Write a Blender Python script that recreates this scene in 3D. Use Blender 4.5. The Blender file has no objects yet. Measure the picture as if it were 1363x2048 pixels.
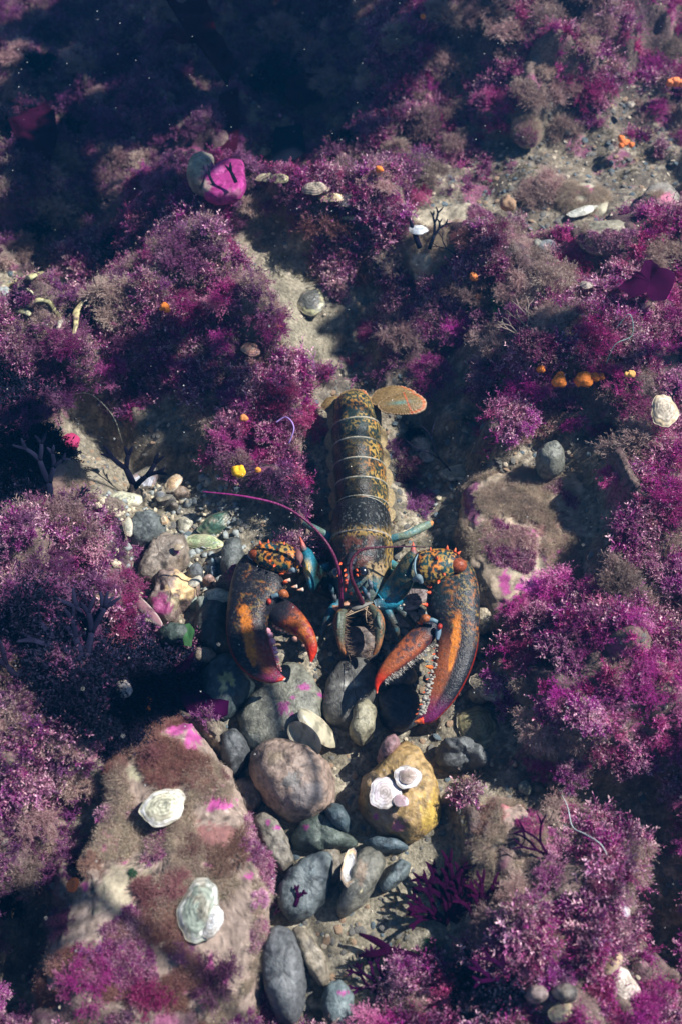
import bpy, math, random
import numpy as np
from mathutils import Vector, Matrix
R = math.radians
random.seed(7)
rng = np.random.default_rng(11)
scene = bpy.context.scene
COL = scene.collection

# ------------------------------------------------------------------ camera
IW, IH = 1363, 2048
FPX = 1024 / math.tan(R(25))
CAM = np.array([0.0, -0.85, 1.472])
FWD = np.array([0.0, 0.5, -math.sqrt(.75)]); RGT = np.array([1.0, 0, 0]); UPV = np.array([0.0, math.sqrt(.75), 0.5])
cd = bpy.data.cameras.new('camera'); co = bpy.data.objects.new('camera', cd); COL.objects.link(co)
cd.sensor_fit = 'VERTICAL'; cd.sensor_height = 36; cd.lens = 18 / math.tan(R(25))
cd.clip_start = 0.05; cd.clip_end = 60
co.location = CAM; co.rotation_euler = (R(30), 0, 0)
scene.camera = co
cd.dof.use_dof = True; cd.dof.focus_distance = 1.6; cd.dof.aperture_fstop = 3.2

# ------------------------------------------------------------------ sky and sun
SUN_EL, SUN_AZ = 46, 70          # azimuth clockwise from +y
w = bpy.data.worlds.new('World'); scene.world = w; w.use_nodes = True
nt = w.node_tree; nt.nodes.clear()
sky = nt.nodes.new('ShaderNodeTexSky'); sky.sky_type = 'NISHITA'; sky.sun_disc = False
sky.sun_elevation = R(SUN_EL); sky.sun_rotation = R(SUN_AZ)
sky.dust_density = 0.3; sky.ozone_density = 5.0
bg = nt.nodes.new('ShaderNodeBackground'); bg.inputs[1].default_value = 0.05
wo = nt.nodes.new('ShaderNodeOutputWorld')
nt.links.new(sky.outputs[0], bg.inputs[0]); nt.links.new(bg.outputs[0], wo.inputs[0])
sd = bpy.data.lights.new('sun', 'SUN'); sd.energy = 5.0; sd.angle = R(0.5); sd.color = (1.0, 0.985, 0.96)
so = bpy.data.objects.new('sun', sd); COL.objects.link(so); so.location = (1, 0.4, 1.6)
SUND = np.array([math.sin(R(SUN_AZ)) * math.cos(R(SUN_EL)), math.cos(R(SUN_AZ)) * math.cos(R(SUN_EL)), math.sin(R(SUN_EL))])
so.rotation_euler = Vector(SUND).to_track_quat('Z', 'Y').to_euler()
vs = scene.view_settings; vs.view_transform = 'Standard'; vs.look = 'None'; vs.gamma = 1; vs.exposure = 0.9
vs.use_curve_mapping = False

# ------------------------------------------------------------------ maths helpers
def U(px, py, z=0.0):
    d = FWD * FPX + RGT * (px - 681.5) - UPV * (py - 1024)
    t = (z - CAM[2]) / d[2]
    return CAM + d * t
def PX(P):
    q = np.asarray(P) - CAM
    dz = q @ FWD
    return 681.5 + FPX * (q @ RGT) / dz, 1024 - FPX * (q @ UPV) / dz
def _h(ix, iy, iz, s):
    n = (ix * 374761393 + iy * 668265263 + iz * 2147483647 * 3 + s * 1274126177) & 0xffffffff
    n = ((n ^ (n >> 13)) * 1274126177) & 0xffffffff
    n = ((n ^ (n >> 16)) * 2246822519) & 0xffffffff
    return ((n ^ (n >> 15)) & 0xffffff) / float(0xffffff)
def vn(P, s=0):
    P = np.asarray(P, float); F = np.floor(P).astype(np.int64); f = P - F; f = f * f * (3 - 2 * f)
    x, y, z = F[..., 0], F[..., 1], F[..., 2]; a, b, c = f[..., 0], f[..., 1], f[..., 2]
    def L(p, q, t): return p + (q - p) * t
    return L(L(L(_h(x, y, z, s), _h(x+1, y, z, s), a), L(_h(x, y+1, z, s), _h(x+1, y+1, z, s), a), b),
             L(L(_h(x, y, z+1, s), _h(x+1, y, z+1, s), a), L(_h(x, y+1, z+1, s), _h(x+1, y+1, z+1, s), a), b), c)
def fbm(P, o=4, s=0, g=.5):
    P = np.asarray(P, float); t = 0; a = 1; n = 0
    for i in range(o):
        t = t + a * vn(P * (2.03 ** i) + 17.3 * i, s + i); n += a; a *= g
    return t / n
def worley(P, s=0):
    P = np.asarray(P, float); F = np.floor(P).astype(np.int64); best = np.full(len(P), 9.0)
    for i in (-1, 0, 1):
        for j in (-1, 0, 1):
            for k in (-1, 0, 1):
                x, y, z = F[:, 0] + i, F[:, 1] + j, F[:, 2] + k
                q = np.stack([x + _h(x, y, z, s), y + _h(x, y, z, s + 7), z + _h(x, y, z, s + 13)], 1); best = np.minimum(best, np.linalg.norm(q - P, axis=1))
    return best
def net(V, sc, s, lo=.48, hi=.66):
    """pale network left between dark spots."""
    return sm(lo, hi, worley(V * sc + .9 * (fbm(V * sc * .7, 2, s)[:, None] - .5), s) + .5 * (fbm(V * sc * 2.2, 2, s + 3) - .5))
def sm(a, b, x):
    t = np.clip((x - a) / (b - a), 0, 1); return t * t * (3 - 2 * t)
def mixc(c1, c2, t):
    t = np.asarray(t)[..., None]; return np.asarray(c1) * (1 - t) + np.asarray(c2) * t
def catmull(A, n):
    A = np.asarray(A, float); m = len(A)
    B = np.vstack([2 * A[0] - A[1], A, 2 * A[-1] - A[-2]])
    u = np.linspace(0, m - 1, n); k = np.minimum(u.astype(int), m - 2); t = (u - k)[:, None]
    p0, p1, p2, p3 = B[k], B[k+1], B[k+2], B[k+3]
    return .5 * (2 * p1 + (p2 - p0) * t + (2*p0 - 5*p1 + 4*p2 - p3) * t**2 + (3*p1 - p0 - 3*p2 + p3) * t**3)

# ------------------------------------------------------------------ materials
def mat_col(name, rough=.7, bump=.4, bscale=250, vary=.35, vscale=60, spec=.4, coat=0):
    m = bpy.data.materials.new(name); m.use_nodes = True; t = m.node_tree; N = t.nodes; Lk = t.links
    p = N['Principled BSDF']; p.inputs['Roughness'].default_value = rough; p.inputs['Specular IOR Level'].default_value = spec
    p.inputs['Coat Weight'].default_value = coat; p.inputs['Coat Roughness'].default_value = .25
    a = N.new('ShaderNodeAttribute'); a.attribute_name = 'Col'
    g = N.new('ShaderNodeTexCoord')
    n1 = N.new('ShaderNodeTexNoise'); n1.inputs['Scale'].default_value = vscale; n1.inputs['Detail'].default_value = 6; n1.inputs['Roughness'].default_value = .65
    mr = N.new('ShaderNodeMapRange'); mr.inputs[1].default_value = .3; mr.inputs[2].default_value = .7
    mr.inputs[3].default_value = 1 - vary; mr.inputs[4].default_value = 1 + vary
    mx = N.new('ShaderNodeVectorMath'); mx.operation = 'SCALE'
    n2 = N.new('ShaderNodeTexNoise'); n2.inputs['Scale'].default_value = bscale; n2.inputs['Detail'].default_value = 5
    b = N.new('ShaderNodeBump'); b.inputs['Strength'].default_value = bump; b.inputs['Distance'].default_value = .002
    Lk.new(g.outputs['Object'], n1.inputs['Vector']); Lk.new(g.outputs['Object'], n2.inputs['Vector'])
    Lk.new(n1.outputs[0], mr.inputs[0]); Lk.new(a.outputs['Color'], mx.inputs[0]); Lk.new(mr.outputs[0], mx.inputs['Scale'])
    Lk.new(mx.outputs[0], p.inputs['Base Color']); Lk.new(n2.outputs[0], b.inputs['Height']); Lk.new(b.outputs[0], p.inputs['Normal'])
    return m
def mat_weed(name, base, tip, sat=.25, transl=.3):
    m = bpy.data.materials.new(name); m.use_nodes = True; t = m.node_tree; N = t.nodes; Lk = t.links
    p = N['Principled BSDF']; p.inputs['Roughness'].default_value = .75; p.inputs['Specular IOR Level'].default_value = .25
    a = N.new('ShaderNodeAttribute'); a.attribute_name = 'tip'
    oi = N.new('ShaderNodeObjectInfo')
    g = N.new('ShaderNodeNewGeometry')
    n1 = N.new('ShaderNodeTexNoise'); n1.inputs['Scale'].default_value = 22; n1.inputs['Detail'].default_value = 3
    Lk.new(g.outputs['Position'], n1.inputs['Vector'])
    ad = N.new('ShaderNodeMath'); ad.operation = 'MULTIPLY_ADD'; ad.inputs[1].default_value = 1.6; ad.inputs[2].default_value = -.85   # noise patches of silted tips
    Lk.new(n1.outputs[0], ad.inputs[0])
    a2 = N.new('ShaderNodeMath'); a2.operation = 'ADD'; Lk.new(a.outputs['Fac'], a2.inputs[0]); Lk.new(ad.outputs[0], a2.inputs[1]); a2.use_clamp = True
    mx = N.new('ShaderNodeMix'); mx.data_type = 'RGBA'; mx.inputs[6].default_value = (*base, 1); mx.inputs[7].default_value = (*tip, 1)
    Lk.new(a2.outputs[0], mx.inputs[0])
    hs = N.new('ShaderNodeHueSaturation')
    m1 = N.new('ShaderNodeMapRange'); m1.inputs[3].default_value = .475; m1.inputs[4].default_value = .53
    m2 = N.new('ShaderNodeMapRange'); m2.inputs[3].default_value = 1 - sat * 1.6; m2.inputs[4].default_value = 1 + sat
    mm = N.new('ShaderNodeMath'); mm.operation = 'FRACT'; m3 = N.new('ShaderNodeMath'); m3.operation = 'MULTIPLY'; m3.inputs[1].default_value = 7.31
    Lk.new(oi.outputs['Random'], m3.inputs[0]); Lk.new(m3.outputs[0], mm.inputs[0])
    Lk.new(oi.outputs['Random'], m1.inputs[0]); Lk.new(mm.outputs[0], m2.inputs[0])
    Lk.new(m1.outputs[0], hs.inputs['Hue']); Lk.new(m2.outputs[0], hs.inputs['Value']); Lk.new(mx.outputs[2], hs.inputs['Color'])
    Lk.new(hs.outputs[0], p.inputs['Base Color'])
    tr = N.new('ShaderNodeBsdfTranslucent'); Lk.new(hs.outputs[0], tr.inputs['Color'])
    ms = N.new('ShaderNodeMixShader'); ms.inputs[0].default_value = transl
    Lk.new(p.outputs[0], ms.inputs[1]); Lk.new(tr.outputs[0], ms.inputs[2]); Lk.new(ms.outputs[0], N['Material Output'].inputs[0])
    return m
def matte(m):
    p = m.node_tree.nodes['Principled BSDF']; p.inputs['Specular IOR Level'].default_value = .03; p.inputs['Roughness'].default_value = 1; return m
M = dict(
    ground=mat_col('seabed silt', .9, 1, 300, .6, 190, .1),
    stone=mat_col('water worn stone', .55, .8, 260, .4, 120, .4),
    rock=mat_col('silted rock', .95, .9, 120, .4, 60, .1),
    shell=mat_col('sea shell', .45, .3, 200, .2, 70, .5),
    lob=mat_col('lobster shell', .36, .5, 420, .5, 260, .2, .0),
    sponge=mat_col('sponge', .8, .7, 350, .2, 150, .2),
    soft=mat_col('soft tissue', .6, .3, 300, .25, 120, .4),
    blade=matte(mat_weed('red blade weed', (.020, .001, .020), (.05, .003, .035), .2, .2)),
    dark=matte(mat_weed('dark weed', (.008, .008, .02), (.025, .025, .055), .3, .2)),
    maroon=matte(mat_weed('shade-darkened maroon weed', (.022, .002, .012), (.05, .005, .025), .2, .2)),  # blade red darkened to carry the shade these blades stand in
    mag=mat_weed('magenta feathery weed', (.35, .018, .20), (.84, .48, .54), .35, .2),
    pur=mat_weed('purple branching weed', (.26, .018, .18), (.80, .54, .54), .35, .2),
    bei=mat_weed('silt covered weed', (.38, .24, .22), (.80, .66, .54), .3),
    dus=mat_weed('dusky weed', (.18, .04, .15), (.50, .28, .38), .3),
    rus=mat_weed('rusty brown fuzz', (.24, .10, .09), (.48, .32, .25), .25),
    green=mat_weed('green weed', (.02, .09, .03), (.10, .25, .10), .2),
)

# ------------------------------------------------------------------ object helpers
def tag(o, label=None, cat=None, group=None, kind=None):
    if label: o['label'] = label
    if cat: o['category'] = cat
    if group: o['group'] = group
    if kind: o['kind'] = kind
    return o
def empty(name, loc):
    o = bpy.data.objects.new(name, None); o.location = Vector(loc); o.empty_display_size = .02; COL.objects.link(o); return o
def mesh(name, V, F, mat, col=None, tip=None, smooth=True):
    me = bpy.data.meshes.new(name)
    V = np.asarray(V, float); me.vertices.add(len(V)); me.vertices.foreach_set('co', V.ravel())
    if isinstance(F, np.ndarray):
        k = F.shape[1]; nl = F.size; me.loops.add(nl); me.loops.foreach_set('vertex_index', F.ravel().astype(np.int32))
        me.polygons.add(len(F)); me.polygons.foreach_set('loop_start', np.arange(0, nl, k, dtype=np.int32))
        me.polygons.foreach_set('loop_total', np.full(len(F), k, dtype=np.int32))
    else:
        lt = np.array([len(f) for f in F], np.int32); me.loops.add(int(lt.sum()))
        me.loops.foreach_set('vertex_index', np.array([i for f in F for i in f], np.int32))
        me.polygons.add(len(F)); me.polygons.foreach_set('loop_start', np.concatenate([[0], np.cumsum(lt)[:-1]]).astype(np.int32))
        me.polygons.foreach_set('loop_total', lt)
    me.update(calc_edges=True); me.validate()
    if smooth: me.polygons.foreach_set('use_smooth', np.ones(len(me.polygons), bool))
    if col is not None:
        col = np.broadcast_to(np.asarray(col, float), (len(V), 3))
        a = me.color_attributes.new('Col', 'FLOAT_COLOR', 'POINT')
        a.data.foreach_set('color', np.hstack([np.clip(col, 0, 1), np.ones((len(V), 1))]).ravel())
    if tip is not None:
        a = me.attributes.new('tip', 'FLOAT', 'POINT'); a.data.foreach_set('value', np.broadcast_to(tip, (len(V),)).astype(np.float32))
    if mat is not None: me.materials.append(mat)
    return me
def link(name, me, loc=(0, 0, 0), parent=None):
    o = bpy.data.objects.new(name, me); o.location = Vector(loc); COL.objects.link(o)
    if parent is not None: o.parent = parent
    return o
def put(name, V, F, mat, col=None, tip=None, parent=None, base=None):
    """mesh given in world coordinates -> object whose origin is at its base (or at its parent's)."""
    V = np.asarray(V, float)
    if parent is not None:
        root = parent
        off = np.array(root.location)
        while root.parent is not None: root = root.parent; off = off + np.array(root.location)
        return link(name, mesh(name, V - off, F, mat, col, tip), (0, 0, 0), parent)
    b = np.array([V[:, 0].mean(), V[:, 1].mean(), V[:, 2].min()]) if base is None else np.asarray(base)
    return link(name, mesh(name, V - b, F, mat, col, tip), b)
def gridF(n, m, wrap=True, off=0):
    i = np.arange(n - 1)[:, None]; j = np.arange(m if wrap else m - 1)[None, :]; j2 = (j + 1) % m
    return np.stack([i*m + j, i*m + j2, (i+1)*m + j2, (i+1)*m + j], -1).reshape(-1, 4) + off
def merge(parts):
    V, F, C, T = [], [], [], []; k = 0
    for p in parts:
        v, f = p[0], p[1]; V.append(v); F.append(np.asarray(f) + k); k += len(v)
        if len(p) > 2 and p[2] is not None: C.append(np.broadcast_to(p[2], (len(v), 3)))
    F2 = []
    for f in F: F2.extend(f.tolist())
    return np.vstack(V), F2, (np.vstack(C) if C else None)
def tube(P, r, n=None, k=10, flat=1.0, res=6):
    """smooth tube through world points; r radii; flat squashes vertically."""
    A = np.hstack([np.asarray(P, float), np.asarray(r, float).reshape(-1, 1)])
    n = n or (len(A) - 1) * res + 1
    A = catmull(A, n); C = A[:, :3]; rr = np.maximum(A[:, 3], 1e-5)
    T = np.gradient(C, axis=0); T /= np.linalg.norm(T, axis=1)[:, None] + 1e-12
    up = np.array([0, 0, 1.0]); S = np.cross(T, up); ln = np.linalg.norm(S, axis=1)[:, None]
    S = np.where(ln > .15, S / (ln + 1e-12), np.array([1.0, 0, 0])); B = np.cross(S, T)
    th = np.linspace(0, 2*np.pi, k, endpoint=False)
    V = C[:, None] + rr[:, None, None] * (S[:, None] * np.cos(th)[None, :, None] + B[:, None] * flat * np.sin(th)[None, :, None])
    V = V.reshape(-1, 3); F = gridF(n, k).tolist()
    V = np.vstack([V, C[0], C[-1]]); a, b = len(V) - 2, len(V) - 1
    F += [[a, (j+1) % k, j] for j in range(k)] + [[b, (n-1)*k + j, (n-1)*k + (j+1) % k] for j in range(k)]
    s = np.concatenate([np.repeat(np.linspace(0, 1, n), k), [0, 1]]); t = np.concatenate([np.tile(th, n), [0, 0]])
    return V, F, s, t
def loft(secs, n=50, k=36, e=.85, capf=True):
    """secs: (Lx,Ly, Rx,Ry, z, top, bottom) edge pixels at height z, thickness in metres above/below."""
    A = []
    for s in secs:
        A.append(np.concatenate([U(s[0], s[1], s[4]), U(s[2], s[3], s[4] if len(s) < 8 else s[7]), [s[5], s[6]]]))
    A = catmull(A, n); PL, PR, tt, tb = A[:, :3], A[:, 3:6], A[:, 6], A[:, 7]
    c = (PL + PR) / 2; h = (PR - PL) / 2
    th = np.linspace(0, 2*np.pi, k, endpoint=False); cs, sn = np.cos(th), np.sin(th)
    f = lambda q: np.sign(q) * np.abs(q) ** e
    z = np.where(sn[None, :] > 0, tt[:, None], tb[:, None]) * f(sn)[None, :]
    V = c[:, None] - h[:, None] * f(cs)[None, :, None] + z[..., None] * np.array([0, 0, 1.0])
    V = V.reshape(-1, 3); F = gridF(n, k).tolist()
    V = np.vstack([V, c[0], c[-1]]); a, b = len(V) - 2, len(V) - 1
    F += [[a, j, (j+1) % k] for j in range(k)] + [[b, (n-1)*k + (j+1) % k, (n-1)*k + j] for j in range(k)]
    s = np.concatenate([np.repeat(np.linspace(0, 1, n), k), [0, 1]])
    u = np.concatenate([np.tile((1 - f(cs)) / 2, n), [.5, .5]]); tp = np.concatenate([np.tile(sn, n), [0, 0]])
    return V, F, s, u, tp

# ------------------------------------------------------------------ terrain
BUMPS = [  # px, py, rx, ry, height
    (1230, 680, 230, 190, .085), (1000, 640, 120, 100, .04), (1010, 810, 110, 90, .05), (1260, 1080, 170, 200, .06),
    (1230, 1400, 190, 230, .055), (1020, 1300, 80, 160, -.035), (1130, 1850, 200, 160, .03), (1250, 1600, 160, 90, -.07),
    (880, 860, 110, 90, -.06), (700, 680, 90, 110, -.06), (860, 1010, 60, 90, -.02), (640, 900, 60, 150, -.02),
    (430, 680, 200, 130, .065), (560, 850, 90, 110, .02), (330, 560, 170, 110, .03),
    (70, 700, 130, 90, .06), (110, 1130, 130, 130, .06), (110, 1330, 150, 100, .03), (110, 1550, 150, 130, .045),
    (230, 860, 100, 110, -.06), (330, 900, 120, 60, -.06), (380, 1010, 130, 90, -.03), (330, 1100, 120, 120, -.01), (180, 980, 50, 90, .01),
    (80, 590, 140, 50, -.03), (60, 1880, 90, 130, -.09), (160, 430, 150, 150, -.10),
    (560, 250, 170, 130, -.10), (250, 130, 260, 150, -.06), (620, 90, 160, 90, -.06),
    (470, 430, 200, 60, .04), (760, 500, 150, 60, .06), (1150, 430, 230, 90, .03), (1100, 150, 260, 130, .12),
    (700, 1330, 300, 170, -.02), (720, 1560, 260, 150, -.015), (1320, 1850, 90, 160, -.07), (400, 230, 160, 80, .05),
]
CLEAR = [(870, 1480, 70, 70, 1), (500, 1060, 95, 65, 1), (960, 400, 120, 70, .6), (1250, 330, 110, 110, .6),   # px, py, rx, ry, strength : where little weed grows
    (530, 510, 70, 60, .75), (560, 540, 60, 80, .8), (360, 1070, 150, 150, 1), (330, 1190, 90, 90, .9), (560, 1350, 190, 190, 1), (660, 1550, 250, 230, 1), (640, 1850, 170, 240, 1),
    (810, 1770, 160, 200, 1), (600, 640, 65, 130, 1), (860, 900, 120, 120, 1), (870, 1060, 100, 130, 1), (1050, 1080, 160, 150, .9),
    (1080, 960, 130, 45, .8), (720, 1000, 100, 270, 1), (760, 1250, 220, 200, 1), (180, 930, 70, 140, .9), (300, 880, 110, 90, .9), (60, 590, 140, 60, 1),
    (890, 470, 120, 60, .9), (960, 1470, 90, 110, 1), (340, 1700, 190, 260, .95), (1040, 1600, 90, 60, .8), (1240, 1620, 110, 60, .8), (1150, 400, 210, 120, .75),
    (700, 660, 90, 110, .7), (60, 1900, 90, 130, .7), (560, 230, 120, 120, .5), (1000, 1240, 60, 60, .9), (1340, 1780, 60, 160, .8), (460, 360, 120, 50, .7), (850, 780, 90, 60, .8),
]
def masks(x, y):
    P = np.stack([x, y, np.zeros_like(x)], -1)
    qx, qy = PX(P); qx = qx + 60 * (fbm(P * 12, 3, 5) - .5) * 2; qy = qy + 60 * (fbm(P * 12, 3, 9) - .5) * 2
    clear = np.zeros_like(x)
    for a, b, rx, ry, s in CLEAR:
        d = ((qx - a) / rx) ** 2 + ((qy - b) / ry) ** 2
        clear = np.maximum(clear, s * (1 - sm(.65, 1.25, d)))
    return qx, qy, 1 - clear
def Hraw(x, y):
    x = np.asarray(x, float); y = np.asarray(y, float)
    yc = np.clip(y, -.83, 3)                      # keep the masks defined behind the camera
    qx, qy, al = masks(x, yc)
    z = np.zeros_like(x)
    for a, b, rx, ry, h in BUMPS:
        z = z + 1.15 * h * np.exp(-(((qx - a) / rx) ** 2 + ((qy - b) / ry) ** 2))
    P = np.stack([x, y, np.zeros_like(x)], -1)
    far = np.clip(np.hypot(x, y) - 1.4, 0, 5)
    z = z + .08 * (fbm(P * 1.3, 3, 3) - .5) * np.minimum(far, 1) * 2
    z = z + al * (.035 + .16 * (fbm(P * 8.5 + 3, 2, 21) - .46) + .07 * (fbm(P * 26, 3, 31) - .5)) + .009 * (fbm(P * 30, 4, 41) - .5) * (1 + al)
    z = z + .018 * (fbm(P * 9, 3, 55) - .5) * (1 - al)
    return z, al, qx, qy
xs = np.concatenate([-np.geomspace(6, 1.1, 40), np.linspace(-1.095, 1.095, 440), np.geomspace(1.1, 6, 40)])
ys = np.concatenate([-np.geomspace(5, 1.0, 34), np.linspace(-.995, 2.2, 640), np.geomspace(2.21, 7, 40)])
GX, GY = np.meshgrid(xs, ys); GZ, GA, GQX, GQY = Hraw(GX, GY)
def Hs(x, y):
    x = np.clip(np.asarray(x, float), xs[0], xs[-1] - 1e-6); y = np.clip(np.asarray(y, float), ys[0], ys[-1] - 1e-6)
    i = np.clip(np.searchsorted(xs, x) - 1, 0, len(xs) - 2); j = np.clip(np.searchsorted(ys, y) - 1, 0, len(ys) - 2)
    a = (x - xs[i]) / (xs[i+1] - xs[i]); b = (y - ys[j]) / (ys[j+1] - ys[j])
    return GZ[j, i]*(1-a)*(1-b) + GZ[j, i+1]*a*(1-b) + GZ[j+1, i]*(1-a)*b + GZ[j+1, i+1]*a*b
def Al(x, y):
    i = np.clip(np.searchsorted(xs, x) - 1, 0, len(xs) - 2); j = np.clip(np.searchsorted(ys, y) - 1, 0, len(ys) - 2)
    return GA[j, i]
def G(px, py, lift=0.0):
    z = .3
    while z > -.4:
        p = U(px, py, z)
        if Hs(p[0], p[1]) >= z: break
        z -= .004
    return p + np.array([0, 0, lift])
P3 = np.stack([GX, GY, GZ], -1)
n_a = fbm(P3 * 40, 4, 61); n_b = fbm(P3 * 11, 3, 71); n_c = fbm(P3 * 110, 2, 81)
c = mixc((.20, .17, .12), (.09, .08, .06), sm(.4, .65, n_a))
c = mixc(c, (.40, .35, .26), sm(.56, .7, n_c) * .7)
sandy = np.exp(-(((GQX - 590) / 70) ** 2 + ((GQY - 650) / 130) ** 2)) + np.exp(-(((GQX - 790) / 130) ** 2 + ((GQY - 1760) / 140) ** 2)) + np.exp(-(((GQX - 190) / 50) ** 2 + ((GQY - 930) / 120) ** 2))*.6
c = mixc(c, (.24, .21, .15), np.clip(sandy, 0, 1) * .8)
turf = mixc((.05, .02, .035), (.13, .08, .075), sm(.35, .65, n_b))  # turf tone, darkened to stand in for shade in the weed gaps
c = mixc(c, turf, np.clip(GA * (.7 + .6 * (n_a - .3)), 0, 1) * .92)
c = mixc(c, (.28, .05, .16), sm(.62, .72, fbm(P3 * 25, 3, 91)) * .5 * (GA > .2))
go = link('seabed', mesh('seabed', P3.reshape(-1, 3), gridF(len(ys), len(xs), False), M['ground'], c.reshape(-1, 3)))
tag(go, kind='structure')

# ------------------------------------------------------------------ haze: the body of water
def box(name, a, b):
    V = [(x, y, z) for x in (a[0], b[0]) for y in (a[1], b[1]) for z in (a[2], b[2])]
    F = [(0, 1, 3, 2), (4, 6, 7, 5), (0, 4, 5, 1), (2, 3, 7, 6), (0, 2, 6, 4), (1, 5, 7, 3)]
    me = bpy.data.meshes.new(name); me.from_pydata(V, [], F); return link(name, me)
hz = box('haze', (-6.3, -5.3, float(GZ.min()) - 1.0), (6.3, 7.3, 1.9)); tag(hz, kind='stuff')
hm = bpy.data.materials.new('water haze'); hm.use_nodes = True; hm.node_tree.nodes.clear()
pv = hm.node_tree.nodes.new('ShaderNodeVolumePrincipled'); ho = hm.node_tree.nodes.new('ShaderNodeOutputMaterial')
pv.inputs['Color'].default_value = (.04, .38, .95, 1); pv.inputs['Density'].default_value = .027; pv.inputs['Anisotropy'].default_value = .3
hm.node_tree.links.new(pv.outputs[0], ho.inputs['Volume']); hz.data.materials.append(hm)

# ------------------------------------------------------------------ unseen kelp added overhead to throw broad shade and dapples on the bed
def kelp(base, top, fronds, label):
    bz = float(Hs(base[0], base[1])); root = empty('shade_kelp', (base[0], base[1], bz)); tag(root, label, 'kelp', 'kelp plants added out of view for shade')
    b = np.array([base[0], base[1], bz]); tp_ = np.array(top)
    km = M['kelp']
    hf = [tube(np.array([b + [0, 0, .05], b + [.06*math.cos(a), .06*math.sin(a), .01], b + [.11*math.cos(a), .11*math.sin(a), -.02]]), [.02, .01, .005], k=6, res=3)[:2] for a in np.linspace(0, 5.6, 8)]
    V, F, C = merge([(v, np.array([f if len(f) == 4 else f + [f[-1]] for f in F])) for v, F in hf]); put('holdfast', V, [list(dict.fromkeys(f)) for f in F], km, parent=root)
    V, F, s_, t_ = tube(np.array([b, b * .6 + tp_ * .4 + [.05, .03, 0], tp_]), [.018, .014, .012], k=8, res=10); put('stipe', V, F, km, parent=root)
    for pts, wd, z in fronds:
        W = []
        for (a, c_) in pts:
            g = G(a, c_); W.append(g + SUND * ((z - g[2]) / SUND[2]))
        W = np.array(W); V, F, s_, t_ = tube(np.array([tp_, (tp_ + W[0]) / 2 + [0, 0, .04], W[0]]), [.006, .005, .008], k=6, res=6); put('frond_stalk', V, F, km, parent=root)
        n, k = 70, 15; A = catmull(W, n); T = np.gradient(A, axis=0); T /= np.linalg.norm(T, axis=1)[:, None]; sd_ = np.cross(T, [0, 0, 1.0]); sd_ /= np.linalg.norm(sd_, axis=1)[:, None]
        s_ = np.linspace(0, 1, n); wv = wd * np.clip(np.minimum(s_ * 7, (1 - s_) * 4) + .06, 0, 1) ** .6 * (1 + .35 * (fbm(np.stack([s_ * 9, 0 * s_, 0 * s_ + wd * 99], 1), 2, 3) - .5)); t = np.linspace(-1, 1, k)
        P_ = A[:, None] + sd_[:, None] * (wv[:, None] * t * .5)[..., None]; P_[..., 2] += .03 * (t[None] ** 2) * np.sin(s_[:, None] * 34 + (t[None] > 0) * 2); P_ = P_.reshape(-1, 3); m = len(P_)
        F = gridF(n, k, False).tolist(); put('blade', np.vstack([P_, P_ - [0, 0, .0015]]), F + [[x + m for x in reversed(f)] for f in F], km, parent=root)
    return root
_k = bpy.data.materials.new('kelp'); _k.use_nodes = True; _p = _k.node_tree.nodes['Principled BSDF']; _p.inputs['Base Color'].default_value = (.05, .035, .012, 1); _p.inputs['Roughness'].default_value = .45; M['kelp'] = _k
_n = _k.node_tree.nodes.new('ShaderNodeTexNoise'); _n.inputs['Scale'].default_value = 8; _r = _k.node_tree.nodes.new('ShaderNodeValToRGB'); _r.color_ramp.elements[0].color = (.03, .02, .008, 1); _r.color_ramp.elements[1].color = (.10, .07, .02, 1)
_k.node_tree.links.new(_n.outputs[0], _r.inputs[0]); _k.node_tree.links.new(_r.outputs[0], _p.inputs['Base Color'])
kelp((1.9, 2.3), (1.75, 1.9, 1.45), [([(720, 20), (450, 40), (150, 60), (-60, 80)], .17, 1.40), ([(720, 140), (480, 150), (230, 160), (-20, 190)], .19, 1.46), ([(730, 230), (540, 250), (330, 215), (60, 270)], .17, 1.42), ([(700, 310), (600, 320), (530, 300), (380, 270)], .07, 1.50), ([(180, 330), (80, 380), (-30, 450)], .20, 1.44), ([(270, 520), (150, 500), (20, 490)], .10, 1.48)], 'tall brown kelp plant added out of view, its fronds placed to shade the upper left')
kelp((1.9, .7), (1.6, .6, 1.50), [([(400, 870), (330, 840), (250, 790), (170, 790)], .07, 1.40), ([(180, 960), (60, 930), (-60, 900)], .10, 1.45), ([(700, 585), (690, 640), (700, 700), (690, 730)], .075, 1.50), ([(950, 830), (880, 860), (820, 820)], .06, 1.38)], 'brown kelp plant added out of view on the right to shade the ravines')
kelp((1.9, -.5), (1.5, -.35, 1.52), [([(20, 1820), (-10, 1890), (-10, 1990)], .07, 1.42), ([(1180, 1600), (1260, 1640), (1330, 1760), (1350, 1900)], .09, 1.46), ([(480, 1380), (330, 1400), (200, 1430)], .06, 1.36)], 'brown kelp plant added out of view to shade patches of the lower beds')

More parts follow.
